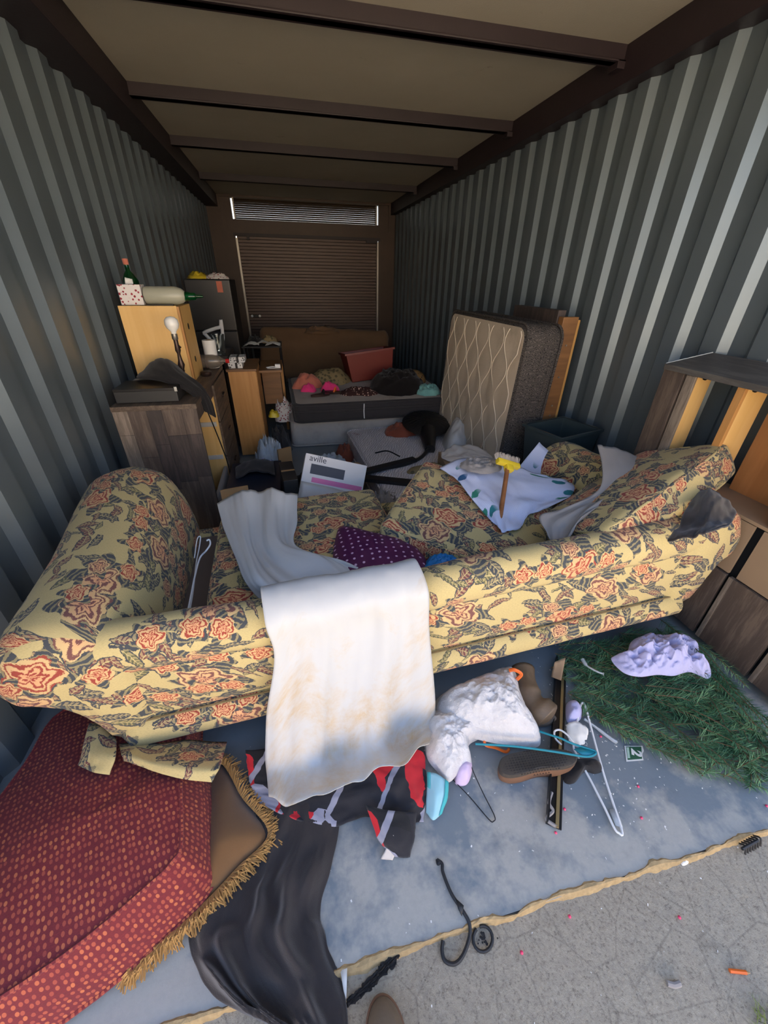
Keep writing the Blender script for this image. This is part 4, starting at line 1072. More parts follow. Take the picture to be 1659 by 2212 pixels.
# threshold litter
hk = thing('hook_hanger', 'black plastic clip hanger with hooked end across the threshold joint', 'hanger', P(980, 1960, z=0))
MB().tube(spline([P(944, 1857, z=.006), P(955, 1866, z=.008), P(957, 1885, z=.008), P(975, 1930, z=.008), P(1000, 1968, z=.008), P(1014, 1995, z=.006), P(1014, 2025, z=.0), P(1000, 2064, z=-.004), P(982, 2082, z=-.006), P(962, 2076, z=-.006), P(955, 2055, z=-.006), P(957, 2032, z=-.006)], 6), .0052, 8).build('rod', 'rubber_black', hk)
MB().add([P(984, 1940, z=.014), P(1002, 1956, z=.014), P(998, 1978, z=.014), P(990, 1962, z=.014)], [(0, 1, 2, 3)]).build('clip', 'rubber_black', hk, thick=.006)
MB().tube(spline([P(944, 1857, z=.006), P(946, 1866, z=.008), P(950, 1862, z=.010)], 4), .005, 6).build('clip', 'rubber_black', hk)
rg = [P(1043 + 21 * math.cos(a), 2028 + 28 * math.sin(a), z=-.006) for a in np.linspace(-1.9, 4.0, 20)]
one(MB().tube(rg, .0045, 8), 'rubber_ring', 'rubber_black', 'open black rubber ring on the concrete beside the hook', 'ring')
random.seed(9); m = MB()
for k in range(26):
    p = P(random.gauss(1043, 9), random.gauss(2028, 12), z=BARE + .003); r_ = random.uniform(.002, .005); m.lathe([(.0003, -r_ * .5), (r_, 0), (.0003, r_ * .5)], p, 5)
one(m, 'dirt_crumbs', 'dirt_black', 'sprinkle of dark crumbs inside the rubber ring', 'dirt', kind='stuff')
# black frayed strip near the boot
Lp = [P(a, b, z=BARE + .004) for a, b in ((866, 2056), (840, 2066), (818, 2090), (795, 2115), (770, 2140), (750, 2158))]
Rp = [P(a, b, z=BARE + .004) for a, b in ((860, 2066), (850, 2085), (830, 2105), (805, 2130), (778, 2155), (752, 2178))]
g = cloth(strip(Lp, Rp, 4, .006, 2), 8, 10, .008, 8, 8, 3, .003, 30, .008)
one(MB().grid(g), 'frayed_strip', 'dirt_black', 'black frayed rubber strip on the concrete beside the boot toe', 'strip', thick=.003)
one(MB().add([P(735, 2096, z=.004), P(750, 2091, z=.006), P(748, 2160, z=-.002), P(742, 2140, z=.0)], [(0, 1, 2, 3)]), 'paper', 'white_paper', 'white paper corner sticking out from under the black blanket', 'paper', thick=.001)
# boot toe of the person taking the picture
bo = thing('work_boot', 'scuffed brown work boot toe at the bottom edge of the picture', 'boot', (.066, .2, 0))
BT = .128
def toe(z, k, back=-.22):
    pts = []
    for i in range(28):
        a = math.pi * i / 27; x = .052 * k * math.cos(a); y = BT + .105 * k * math.sin(a) ** .8
        pts.append(V(.066 + x, y, z))
    return [V(.066 + .043 * k, back, z)] + pts + [V(.066 - .043 * k, back, z)]
weld(MB().loft([toe(BARE + .001, 1.0), toe(.012, 1.03), toe(.018, 1.0)]).build('sole', 'sole_dark', bo))
weld(MB().loft([toe(.016, .95), toe(.045, .93), toe(.062, .82), toe(.072, .62), toe(.076, .3)]).build('vamp', 'leather_worn', bo))
MB().tube([V(p.x, p.y, .020) for p in toe(0, .97)[1:-1]], .005, 6).build('welt', 'shoe_brown', bo)
secs = []
for z, rx, ry, cy in ((.05, .043, .085, -.11), (.10, .044, .075, -.13), (.16, .047, .062, -.15), (.24, .052, .062, -.155)):
    secs.append([V(.066 + rx * math.cos(2 * math.pi * k / 20), cy + ry * math.sin(2 * math.pi * k / 20), z) for k in range(20)])
weld(MB().loft(secs).build('shaft', 'leather_worn', bo))
# pencil, tube, spring clip, tissue, grass
pn = thing('pencil', 'short orange pencil stub on the concrete', 'pencil', P(1600, 2098, z=0))
a, b = P(1576, 2097, z=BARE + .005), P(1612, 2101, z=BARE + .005); c = P(1620, 2102, z=BARE + .005)
MB().tube([a, b], .005, 6).build('shaft', 'orange_plastic', pn); MB().tube([b, c], [.005, .001], 6).build('tip', 'cardboard', pn)
tube_thing('grey_tube', [P(1441, 2124, z=BARE + .006), P(1456, 2128, z=BARE + .006), P(1469, 2124, z=BARE + .006)], .007, 'grey_cloth', 'small grey tube lying on the concrete near the pencil', 'tube', 8)
clp = thing('hair_clip', 'black toothed hair clip on the concrete at the joint', 'hair clip', P(1620, 1825, z=0))
for k in range(7):
    t = k / 6; p0, p1 = P(1597, 1822, z=0).lerp(P(1628, 1805, z=0), t), P(1610, 1846, z=0).lerp(P(1643, 1828, z=0), t); mid_ = (p0 + p1) / 2
    MB().tube(spline([p0, mid_ + V(0, 0, .022), p1], 5), .0028, 6).build('tooth', 'rubber_black', clp)
MB().tube([P(1603, 1834, z=.02), P(1636, 1816, z=.02)], .005, 8).build('spine', 'rubber_black', clp)
one(blob([(1468, 1856), (1480, 1850), (1490, 1856), (1486, 1866), (1474, 1870)], BARE, .014, 2, .6, 40, 8, 30), 'tissue', 'white_paper', 'small crumpled tissue on the concrete near the hair clip', 'tissue', angle=180)
gr = MB(); random.seed(8)
for k in range(60):
    p = P(random.uniform(1630, 1690), random.uniform(2180, 2230), z=BARE); e = p + V(random.uniform(-.04, .02), random.uniform(-.02, .04), random.uniform(.02, .07)); w = V(.0015, 0, 0)
    gr.add([p - w, p + w, e], [(0, 1, 2)])
one(gr, 'grass_tuft', 'grass', 'tuft of weedy grass in the concrete at the lower right corner', 'grass', kind='stuff')
# beads and glitter
bead = None
for a, b, lb in ((1297, 1592, 'pink bead between the white hanger bars'), (1219, 1749, 'pink bead beside the near end of the black rail'), (1378, 1700, 'pink bead on the floor below the green card'), (1385, 1768, 'pink bead on the floor right of the white hanger tip'), (1655, 1742, 'pink bead at the right edge near the joint'), (1262, 1534, 'pink bead at the top of the white hanger'), (1200, 1800, 'pink bead just past the near end of the rail'), (1120, 1650, 'pink bead under the shoe edge'), (1470, 1980, 'pink bead on the bare concrete far right'), (1128, 2056, 'pink bead on the bare concrete right of the ring'), (1232, 1978, 'pink bead on the bare concrete beside the joint')):
    p = P(a, b, z=.0); zb = .0045 if p.y > Y0 else BARE + .0045
    if bead is None:
        bead = MB().lathe([(.0005, -.0045), (.0035, -.003), (.005, 0), (.0035, .003), (.0005, .0045)], (0, 0, 0), 10).build('bead', 'pink_bead'); o = bead
    else: o = bead.copy(); COL.objects.link(o)
    o.location = (p.x, p.y, zb); tag(o, lb, 'bead', 'pink beads on the floor')
random.seed(31); m = MB()
for k in range(420):
    if k < 300: p = V(random.gauss(1.10, .17), random.gauss(.74, .2), 0)
    else: p = V(random.uniform(-.4, 1.7), random.uniform(.1, 1.0), 0)
    if p.y > Y0 and not (-1 < p.x < 1.8): continue
    p.z = .0015 if p.y > Y0 else BARE + .005
    s_ = random.uniform(.001, .0034); a = random.uniform(0, 3.14); u = V(math.cos(a), math.sin(a), .1) * s_; w = V(-math.sin(a), math.cos(a), random.uniform(-.3, .3)) * s_ * random.uniform(.25, .8)
    m.add([p - u - w, p + u - w, p + u + w, p - u + w], [(0, 1, 2, 3)])
one(m, 'litter_flakes', 'white_paper', 'tiny white and clear flakes strewn over the floor', 'litter', kind='stuff')
_before_rear = set(bpy.data.objects)
# ---------------------------------------------------------------- left side: dresser and what stands on it
DX0, DX1, DY0, DY1, DZ = -1.08, -.60, 2.77, 4.05, .97
dr = thing('dresser', 'weathered grey plank dresser along the left wall, near drawers missing', 'dresser', (DX0, DY0, 0))
def bx(name, a, b, mat, parent, bevel=.002): return MB().b2(a, b).build(name, mat, parent, smooth=False, bevel=bevel)
bx('top', (DX0, DY0 - .01, DZ - .03), (DX1 + .005, DY1, DZ), 'veneer_long', dr)
side = bx('side_panel', (DX0, DY0, 0), (DX1, DY0 + .018, DZ - .03), 'veneer_mid', dr)
random.seed(2); x = DX0; cols = [.085, .105, .085, .115, .09]
for ci, w in enumerate(cols):
    zs = [0, random.uniform(.22, .5), random.uniform(.6, .8), DZ - .03]
    for k in range(3):
        bx('plank', (x + .001, DY0 - .004, zs[k] + .001), (min(x + w, DX1) - .001, DY0 + .002, zs[k + 1] - .001), random.choice(('veneer_light', 'veneer_mid', 'veneer_mid', 'veneer_dark')), side, 0)
    x += w
bx('side_panel', (DX0, DY1 - .018, 0), (DX1, DY1, DZ - .03), 'veneer_mid', dr)
bx('back_board', (DX0, DY0 + .02, .02), (DX0 + .006, DY1 - .02, DZ - .03), 'fibreboard', dr)
bx('divider', (DX0 + .01, 3.40, .05), (DX1 - .005, 3.418, DZ - .03), 'pine', dr)
bx('rail', (DX1 - .05, DY0 + .018, DZ - .11), (DX1, 3.40, DZ - .03), 'veneer_mid', dr)
bx('plinth', (DX0 + .02, DY0 + .02, 0), (DX1 - .02, DY1 - .02, .05), 'veneer_dark', dr)
bx('bottom_panel', (DX1 - .03, DY0 + .02, .05), (DX1 - .006, 3.40, .27), 'grey_cloth', dr)
for z in (.62, .34): bx('runner', (DX0 + .06, 3.388, z), (DX1 - .02, 3.40, z + .035), 'white_metal', dr, .001)
bx('runner', (DX1 - .40, DY0 + .018, .62), (DX1 - .02, DY0 + .03, .655), 'white_metal', dr, .001)
for k in range(3):
    z0 = .06 + k * .293
    f_ = bx('drawer', (DX1 - .01, 3.425, z0), (DX1 + .010, DY1 - .004, z0 + .285), 'veneer_long', dr)
    bx('handle', (DX1 + .010, 3.70, z0 + .13), (DX1 + .026, 3.80, z0 + .145), 'bronze_dark', f_)
# pine box standing on the dresser
pb = thing('pine_box', 'pale pine storage box standing upright on the grey dresser', 'box', (-.9, 3.5, DZ))
bx('front_board', (-1.075, 3.36, DZ), (-.715, 3.378, 1.478), 'pine', pb); bx('side_board', (-.735, 3.38, DZ), (-.715, 3.80, 1.47), 'pine', pb)
bx('side_board', (-1.075, 3.38, DZ), (-1.057, 3.80, 1.47), 'pine', pb); bx('top_board', (-1.057, 3.38, 1.452), (-.737, 3.80, 1.47), 'pine', pb); bx('back_board', (-1.055, 3.78, DZ), (-.737, 3.79, 1.45), 'pine', pb)
bx('corner_strip', (-.714, 3.352, DZ), (-.700, 3.392, 1.474), 'oak', pb)
for z in (1.10, 1.33): MB().lathe([(.001, 0), (.022, 0), (.022, .002), (.001, .002)], (-.7155, 3.6, z), 14, Matrix.Rotation(math.radians(90), 3, 'Y').to_quaternion()).build('grip_hole', 'black_matte', pb)
tb = thing('tissue_box', 'floral printed tissue box on top of the pine box', 'tissue box', (-1.0, 3.45, 1.478))
bx('carton', (-1.065, 3.40, 1.479), (-.925, 3.50, 1.60), 'tissue_print', tb, .003); MB().grid(cloth([[V(-1.02, 3.44, 1.60), V(-.97, 3.44, 1.602)], [V(-1.015, 3.45, 1.64), V(-.975, 3.46, 1.63)]], 5, 5, .006, 2, 2, 1)).build('tissue', 'white_paper', tb, thick=.001)
gb = thing('green_bottle', 'green glass bottle with pink top behind the tissue box', 'bottle', (-1.03, 3.60, 1.478))
MB().lathe([(.005, 0), (.045, .005), (.05, .05), (.05, .14), (.03, .18), (.014, .20), (.014, .235)], (-1.03, 3.60, 1.479), 20).build('glass', 'glass_green', gb); MB().lathe([(.016, .235), (.018, .24), (.018, .27), (.002, .272)], (-1.03, 3.60, 1.479), 14).build('cap', 'salmon', gb)
fb2 = thing('frosted_bottle', 'big frosted plastic bottle with green neck lying on the pine box', 'bottle', (-.85, 3.44, 1.478))
qx = Matrix.Rotation(math.radians(90), 3, 'Y').to_quaternion()
MB().lathe([(.004, 0), (.05, .004), (.055, .02), (.055, .20), (.045, .235), (.028, .255)], (-.915, 3.45, 1.536), 22, qx).build('body', 'bottle_frost', fb2)
MB().lathe([(.028, .25), (.026, .27), (.028, .275), (.024, .29), (.022, .32), (.012, .325), (.008, .37), (.001, .372)], (-.915, 3.45, 1.532), 16, qx).build('neck', 'glass_green', fb2)
one(MB().b2((-.90, 3.37, 1.4785), (-.735, 3.40, 1.485)), 'flat_remote', 'black_plastic', 'flat black remote under the frosted bottle', 'remote', bevel=.002, smooth=False)
# lamp without a shade
lm = thing('table_lamp', 'dark bronze table lamp with bare white bulb and no shade on the dresser', 'lamp', (-.71, 3.12, DZ))
MB().lathe([(.001, 0), (.065, 0), (.065, .012), (.03, .03), (.014, .05), (.012, .14), (.022, .17), (.014, .20), (.010, .24), (.018, .26), (.014, .30), (.014, .335), (.001, .336)], (-.71, 3.12, DZ), 18).build('stem', 'bronze_dark', lm)
MB().lathe([(.016, .325), (.019, .33), (.019, .36), (.014, .362)], (-.71, 3.12, DZ), 16).build('socket', 'raw_steel', lm)
MB().tube([V(-.71, 3.12, DZ + .30), V(-.685, 3.10, DZ + .28)], .006, 8).build('switch', 'bronze_dark', lm)
MB().lathe([(.014, .36), (.018, .375), (.036, .395), (.043, .418), (.040, .442), (.024, .458), (.001, .463)], (-.71, 3.12, DZ), 20).build('bulb', 'bulb_white', lm)
# black device and black cloth on the near end
dv = thing('media_player', 'flat black disc player on the near end of the dresser', 'player', (-.9, 2.95, DZ))
bx('case', (-1.055, 2.80, DZ + .004), (-.70, 3.05, DZ + .085), 'dark_box', dv, .004); bx('lid', (-1.055, 2.797, DZ + .072), (-.70, 3.05, DZ + .088), 'black_plastic', dv, .002); bx('clasp', (-.71, 2.795, DZ + .066), (-.694, 2.81, DZ + .094), 'chrome', dv, .001)
one(MB().b2((-1.05, 3.07, DZ + .001), (-.86, 3.20, DZ + .07)), 'small_box', 'grey_cloth', 'small grey box behind the black disc player', 'box', bevel=.003, smooth=False)
rows = [[V(-1.0, 3.26, 1.075), V(-.90, 3.28, 1.11), V(-.80, 3.26, 1.13), V(-.72, 3.22, 1.08)],
        [V(-1.0, 3.12, 1.07), V(-.90, 3.12, 1.15), V(-.80, 3.10, 1.19), V(-.70, 3.06, 1.10)],
        [V(-.95, 3.00, 1.085), V(-.84, 2.98, 1.12), V(-.74, 2.97, 1.14), V(-.63, 2.98, 1.07)],
        [V(-.80, 2.93, 1.07), V(-.72, 2.92, 1.075), V(-.64, 2.93, 1.06), V(-.575, 2.98, 1.02)],
        [V(-.66, 2.92, 1.00), V(-.60, 2.92, .995), V(-.565, 2.95, .97), V(-.55, 3.00, .93)],
        [V(-.585, 2.95, .86), V(-.565, 2.96, .84), V(-.55, 2.985, .82), V(-.545, 3.01, .80)]]
one(MB().grid(cloth(rows, 10, 7, .014, 5, 2, 3, .003)), 'jacket', 'black_cotton', 'black jacket thrown over the dresser, sleeve hanging down its front', 'jacket', thick=.005, angle=180)
one(MB().tube(spline([V(-.585, 3.00, .86), V(-.575, 3.08, .70), V(-.57, 3.22, .45), V(-.575, 3.34, .22), V(-.56, 3.40, .02)], 6), .004, 6), 'cable', 'black_plastic', 'black cable hanging down the front of the dresser', 'cable')
# far end of the dresser
rb_ = thing('soda_bottle', 'big clear soda bottle with red label and cap lying on the dresser', 'bottle', (-.72, 3.9, DZ))
MB().lathe([(.01, 0), (.05, .0), (.055, .02), (.055, .16), (.042, .21), (.018, .245), (.015, .262)], (-.80, 3.93, DZ + .058), 20, qx).build('body', 'cola_glass', rb_); MB().lathe([(.056, .03), (.0568, .032), (.0568, .06), (.056, .062)], (-.80, 3.93, DZ + .058), 20, qx).build('label', 'red_plastic', rb_); MB().lathe([(.017, .258), (.018, .26), (.018, .285), (.002, .286)], (-.80, 3.93, DZ + .058), 14, qx).build('cap', 'red_plastic', rb_)
pt = thing('paper_towel', 'white paper towel roll standing at the far end of the dresser', 'paper towel', (-.655, 4.0, DZ))
MB().lathe([(.022, 0), (.052, 0), (.053, .01), (.053, .21), (.052, .22), (.022, .22)], (-.66, 3.985, DZ), 22).build('roll', 'white_paper', pt); MB().lathe([(.015, .001), (.021, .001), (.021, .222), (.015, .222)], (-.66, 3.985, DZ), 16).build('core', 'cardboard', pt)
one(MB().lathe([(.001, 0), (.035, 0), (.042, .012), (.042, .03), (.035, .034), (.001, .034)], (-.66, 3.62, DZ), 18), 'small_tin', 'bronze_dark', 'small round dark tin on the dresser front edge', 'tin')
# tall black cabinet
fr_ = thing('refrigerator', 'tall black refrigerator against the left wall near the far end', 'refrigerator', (-.85, 5.9, 0))
bx('body', (-1.08, 5.66, .03), (-.60, 6.25, 1.62), 'black_matte', fr_, .008); bx('door', (-1.08, 5.60, 1.10), (-.60, 5.655, 1.62), 'black_plastic', fr_, .008); bx('door', (-1.08, 5.60, .05), (-.60, 5.655, 1.09), 'black_plastic', fr_, .008)
one(MB().tube(spline([V(-.97, 5.56, 1.08), V(-.93, 5.54, 1.10), V(-.83, 5.54, 1.13), V(-.77, 5.54, 1.15), V(-.755, 5.54, 1.22), V(-.76, 5.54, 1.08), V(-.78, 5.54, .99), V(-.85, 5.54, .96), V(-.92, 5.55, 1.02), V(-.97, 5.56, 1.08)], 5), .02, 10), 'drain_pipe', 'white_plastic', 'white bent drain pipe hooked in front of the black refrigerator', 'pipe')
one(heap((-.95, 5.78, 1.62), .12, .12, .10, 3, 16), 'yellow_bag', 'yellow_plastic', 'yellow bag on top of the black refrigerator', 'bag', angle=180)
one(heap((-.74, 5.78, 1.62), .13, .10, .09, 7, 16), 'floral_cloth', 'tissue_print', 'pale floral cloth on top of the black refrigerator', 'cloth', angle=180)
one(MB().box((-.71, 5.594, 1.55), (.06, .004, .11)), 'door_sticker', 'salmon', 'small pink sticker on the black refrigerator door', 'sticker')
# side table with pitcher between dresser and refrigerator
st_ = thing('side_table', 'dark side table between the grey dresser and the black refrigerator', 'table', (-.84, 4.9, 0))
bx('top', (-1.08, 4.62, .93), (-.62, 5.2, .96), 'veneer_dark', st_); [bx('leg', (x_, y_, 0), (x_ + .04, y_ + .04, .93), 'veneer_dark', st_) for x_ in (-1.07, -.67) for y_ in (4.63, 5.15)]
pi_ = thing('glass_pitcher', 'clear glass pitcher on the dark side table', 'pitcher', (-.69, 4.75, .96))
MB().lathe([(.001, 0), (.05, 0), (.056, .03), (.062, .16), (.066, .19), (.062, .19), (.056, .15), (.050, .02), (.001, .012)], (-.70, 4.74, .961), 22).build('body', 'glass_clear', pi_); MB().tube(spline([V(-.70, 4.68, 1.13), V(-.70, 4.64, 1.12), V(-.70, 4.635, 1.05), V(-.70, 4.68, 1.01)], 5), .007, 8).build('handle', 'glass_clear', pi_)
# oak desk end and top
dk = thing('oak_desk', 'light oak desk beyond the grey dresser, end panel facing out', 'desk', (-.4, 4.6, 0))
bx('end_panel', (-.60, 4.34, .02), (-.345, 4.36, .87), 'oak', dk); bx('end_panel', (-.36, 4.36, .02), (-.34, 4.85, .86), 'oak', dk); bx('top', (-.615, 4.33, .87), (-.335, 4.92, .892), 'oak_top', dk, .003); bx('wing_top', (-.335, 4.60, .80), (-.10, 5.20, .825), 'oak_top', dk, .003); bx('wing_leg', (-.13, 5.15, 0), (-.10, 5.20, .80), 'oak', dk); bx('back_board', (-.33, 4.9, .4), (-.13, 4.915, .80), 'oak_top', dk)
for i, (z0, lab) in enumerate(((.893, 'black and white patterned carton on the oak desk, lower of two'), (.945, 'black and white patterned carton on the oak desk, upper of two'))):
    pc_ = thing('patterned_carton', lab, 'carton', (-.55, 4.45, z0)); bx('carton', (-.59 + .02 * i, 4.36 - .01 * i, z0), (-.46 + .03 * i, 4.52, z0 + .05), 'patterned_box', pc_, .002); bx('lid_band', (-.525 + .02 * i, 4.355 - .01 * i, z0 - .0 + .001), (-.505 + .02 * i, 4.522, z0 + .0505), 'black_plastic', pc_, 0)
one(MB().tube(spline([V(-.26, 4.72, .833), V(-.20, 4.75, .835), V(-.14, 4.72, .833), V(-.18, 4.68, .833), V(-.25, 4.69, .833)], 5), .005, 6), 'phone_lead', 'white_plastic', 'coil of white cord on the desk wing', 'cord')
one(MB().b2((-.17, 4.70, .826), (-.115, 4.75, .865)), 'charger', 'white_plastic', 'small white charger block on the desk wing', 'charger', bevel=.006, smooth=False)
dc = thing('wire_rack', 'black wire rack piled with papers behind the desk', 'rack', (-.33, 5.65, 0))
for x_ in (-.54, -.12):
    for y_ in (5.45, 5.85): MB().tube([V(x_, y_, 0), V(x_, y_, .95)], .012, 8).build('post', 'black_plastic', dc)
for z_ in (.5, .93): bx('shelf', (-.56, 5.43, z_), (-.10, 5.87, z_ + .015), 'black_matte', dc)
for i, (x_, y_, z_, a_) in enumerate(((-.45, 5.5, .952, .2), (-.33, 5.6, .955, -.3), (-.20, 5.52, .952, .5))):
    one(MB().grid(cloth([[V(x_ - .09, y_ - .06, z_), V(x_, y_ - .07, z_ + .02), V(x_ + .09, y_ - .05, z_)], [V(x_ - .08, y_ + .06, z_), V(x_, y_ + .07, z_ + .03), V(x_ + .09, y_ + .06, z_ + .01)]], 5, 6, .012, 3, 3, i)), 'paper_sheet', 'white_paper', ('crumpled paper at the left of the black rack', 'crumpled paper in the middle of the black rack', 'crumpled paper at the right of the black rack')[i], 'paper', 'papers on the black rack', thick=.001, angle=180)
for i, (x_, y_, r_, m_, l_) in enumerate(((-.42, 5.70, .10, 'black_cotton', 'black bundle on the rack left of the papers'), (-.24, 5.72, .10, 'camo', 'camouflage bundle on the rack right of the papers'))):
    one(heap((x_, y_, .945), r_, r_ * .8, .12, 4 + i, 16), 'clothes_bundle', m_, l_, 'bundle', angle=180)

# ---------------------------------------------------------------- middle: beds and heaps
def mattress(name, label, m, dims, face, sidem, r=.05, quilt=None, bands=True, cat='mattress', group=None, puff=.012):
    t = thing(name, label, cat, m.translation, group)
    hx, hy, hz = dims[0] / 2, dims[1] / 2, dims[2] / 2
    def outline(k, n=12):
        R = r * 1.8; pts = []
        for cx_, cy_, a0 in ((hx - R, hy - R, 0), (-hx + R, hy - R, 90), (-hx + R, -hy + R, 180), (hx - R, -hy + R, 270)):
            for i in range(n + 1):
                a = math.radians(a0 + 90 * i / n); pts.append(V(cx_ + R * k * math.cos(a) if False else cx_ + (R - (1 - k) * .05) * math.cos(a), cy_ + (R - (1 - k) * .05) * math.sin(a), 0))
        return pts
    o0 = outline(1); N_ = len(o0)
    prof = [(-hz, .4), (-hz + .015, .9), (-hz + .04, 1.0), (-hz * .3, 1.02), (hz * .3, 1.02), (hz - .04, 1.0), (hz - .015, .9), (hz, .4)]
    secs = [[m @ V(p.x - (1 - k) * .05 * (1 if p.x > 0 else -1), p.y - (1 - k) * .05 * (1 if p.y > 0 else -1), z) for p in o0] for z, k in prof]
    MB().loft(secs, True, False).build('border', sidem, t, angle=60)
    for s in (1, -1):
        g = []
        for i in range(41):
            row = []
            for j in range(41):
                u, v_ = -1 + 2 * i / 40, -1 + 2 * j / 40
                # square to rounded square
                q = V(u * (hx - .028), v_ * (hy - .028), 0)
                R = r * 1.5; ax, ay = abs(q.x) - (hx - .028 - R), abs(q.y) - (hy - .028 - R)
                if ax > 0 and ay > 0:
                    d = math.hypot(ax, ay)
                    if d > R: q.x = math.copysign(hx - .028 - R + ax * R / d, q.x); q.y = math.copysign(hy - .028 - R + ay * R / d, q.y)
                e = (1 - abs(u) ** 6) * (1 - abs(v_) ** 6)
                z = hz + puff * e
                if quilt:
                    fx, fy = quilt
                    a_ = math.sin(q.x * fx + 1.1 * math.sin(q.y * fy)); b_ = math.sin(q.x * fx - 1.1 * math.sin(q.y * fy) + 1.57)
                    z += .010 * (min(1, abs(a_) * 2.4) * min(1, abs(b_) * 2.4) - 1) * e
                z += .006 * fb(q.x * 5, q.y * 5, s) * e
                row.append(m @ V(q.x, q.y, s * z))
            g.append(row if s > 0 else row[::-1])
        MB().grid(g).build('panel', face, t, angle=180)
    for z, rr in ((hz - .012, .009), (-hz + .012, .009)) + (((hz - .07, .006), (0, .004)) if bands else ()):
        lp = [m @ V(p.x * 1.004, p.y * 1.004, z) for p in o0]
        MB().tube(lp + lp[:1], rr, 6).build('piping', sidem, t)
    return t
# box spring and pillow-top mattress
mattress('box_spring', 'pale grey box spring on the floor under the dark mattress', eul((.74, 5.30, .155), 0, 0, -1), (1.62, 1.40, .30), 'boxspring_grey', 'boxspring_grey', .04, None, False, 'box spring')
pm = mattress('mattress', 'grey pillow-top mattress with charcoal sides lying on the box spring', eul((.85, 5.16, .42), 0, 0, 1.5), (1.78, 1.36, .20), 'quilt_grey', 'charcoal', .05, (14, 9))
MB().tube([V(.72, 4.475, .51), V(.715, 4.468, .42), V(.72, 4.475, .33)], .005, 6).build('tie_string', 'white_plastic', pm)
mattress('floor_mattress', 'white printed mattress lying flat on the floor in front of the beds', eul((1.13, 3.70, .105), 0, 0, 3), (1.10, 1.62, .20), 'white_quilt', 'white_quilt', .05, (16, 10), False)
# brown mattress slumped in front of the roll-up door
br_ = softbox(2.25, .95, .22, .08, 14, .02, .02, 5); br_.xf(eul((.60, 7.85, .47), 52, 2, -3))
bmt = weld(br_.build('brown_mattress', 'brown_mattress', angle=180)); tag(bmt, 'brown mattress slumped against the roll-up door', 'mattress')
one(heap((.55, 7.98, .82), .30, .16, .16, 12, 16), 'brown_pillow', 'brown_mattress', 'brown pillow on top of the slumped mattress', 'pillow', angle=180)
# heaps on the mattress
MT = .525
one(blob(None, 0, .16, 3, .2, 6, 16, 60, wpts=[V(.22, 5.3, MT), V(.55, 5.22, MT), V(.72, 5.4, MT), V(.68, 5.62, MT), V(.35, 5.7, MT), V(.2, 5.5, MT)]), 'pillow', 'camo', 'camouflage print pillow at the back of the mattress', 'pillow', angle=180)
one(blob(None, 0, .13, 5, .4, 9, 14, 50, wpts=[V(-.02, 5.1, MT), V(.18, 5.05, MT), V(.34, 5.15, MT), V(.26, 5.32, MT), V(.05, 5.3, MT)]), 'salmon_cloth', 'salmon', 'salmon pink cloth at the left back of the mattress', 'cloth', angle=180)
one(blob(None, 0, .07, 6, .5, 12, 12, 40, wpts=[V(.08, 4.92, MT), V(.22, 4.88, MT), V(.25, 5.0, MT), V(.1, 5.02, MT)]), 'pink_cloth', 'hot_pink', 'small hot pink cloth on the mattress, left of two', 'cloth', angle=180)
one(blob(None, 0, .08, 9, .5, 12, 12, 40, wpts=[V(.30, 4.88, MT), V(.46, 4.85, MT), V(.52, 4.96, MT), V(.36, 5.02, MT)]), 'pink_cloth', 'hot_pink', 'small hot pink cloth on the mattress, right of two', 'cloth', angle=180)
bn = thing('storage_bin', 'red plastic storage bin tilted on the mattress', 'bin', (.95, 5.4, MT))
M_b = eul((.95, 5.55, .71), -6, -6, 4)
def binmesh(w, d, h, t=.012, taper=.04):
    m = MB(); o = [(-1, -1), (1, -1), (1, 1), (-1, 1)]
    def rg(k, z, wi): return [V(x * (w / 2 - wi - taper * (1 - k)), y * (d / 2 - wi - taper * (1 - k)), z) for x, y in o]
    m.loft([rg(0, -h / 2, 0), rg(1, h / 2, 0), rg(1, h / 2, t), rg(0, -h / 2 + t, t)], True, True); return m
binmesh(.60, .42, .34).xf(M_b).build('tub', 'red_bin', bn, smooth=False, bevel=.006)
MB().loft([[M_b @ V(x * a, y * b, z) for x, y in ((-1, -1), (1, -1), (1, 1), (-1, 1))] for a, b, z in ((.300, .210, .15), (.315, .225, .15), (.315, .225, .172), (.300, .210, .172))], True, False).build('rim', 'red_bin', bn, smooth=False)
one(blob(None, 0, .05, 11, .6, 14, 14, 60, wpts=[V(.52, 4.72, MT), V(.78, 4.64, MT), V(.95, 4.72, MT), V(.95, 4.92, MT), V(.7, 4.98, MT), V(.52, 4.88, MT)]), 'printed_blouse', 'brown_print', 'dark brown blouse with pale print on the mattress', 'blouse', angle=180)
one(heap((1.20, 4.92, MT), .33, .30, .27, 17, 26, amp=.25, edge=.1), 'fur_coat', 'fur_black', 'black fur coat heaped on the mattress beside the red bin', 'coat', angle=180)
one(blob(None, 0, .15, 13, .2, 7, 14, 50, wpts=[V(1.38, 5.3, MT), V(1.62, 5.25, MT), V(1.68, 5.5, MT), V(1.45, 5.6, MT)]), 'pillow', 'leopard', 'leopard print pillow at the right back of the mattress', 'pillow', angle=180)
one(heap((1.50, 4.72, MT), .16, .14, .14, 19, 20), 'teal_cloth', 'teal_cloth', 'teal cloth bundle at the right end of the mattress', 'cloth', angle=180)
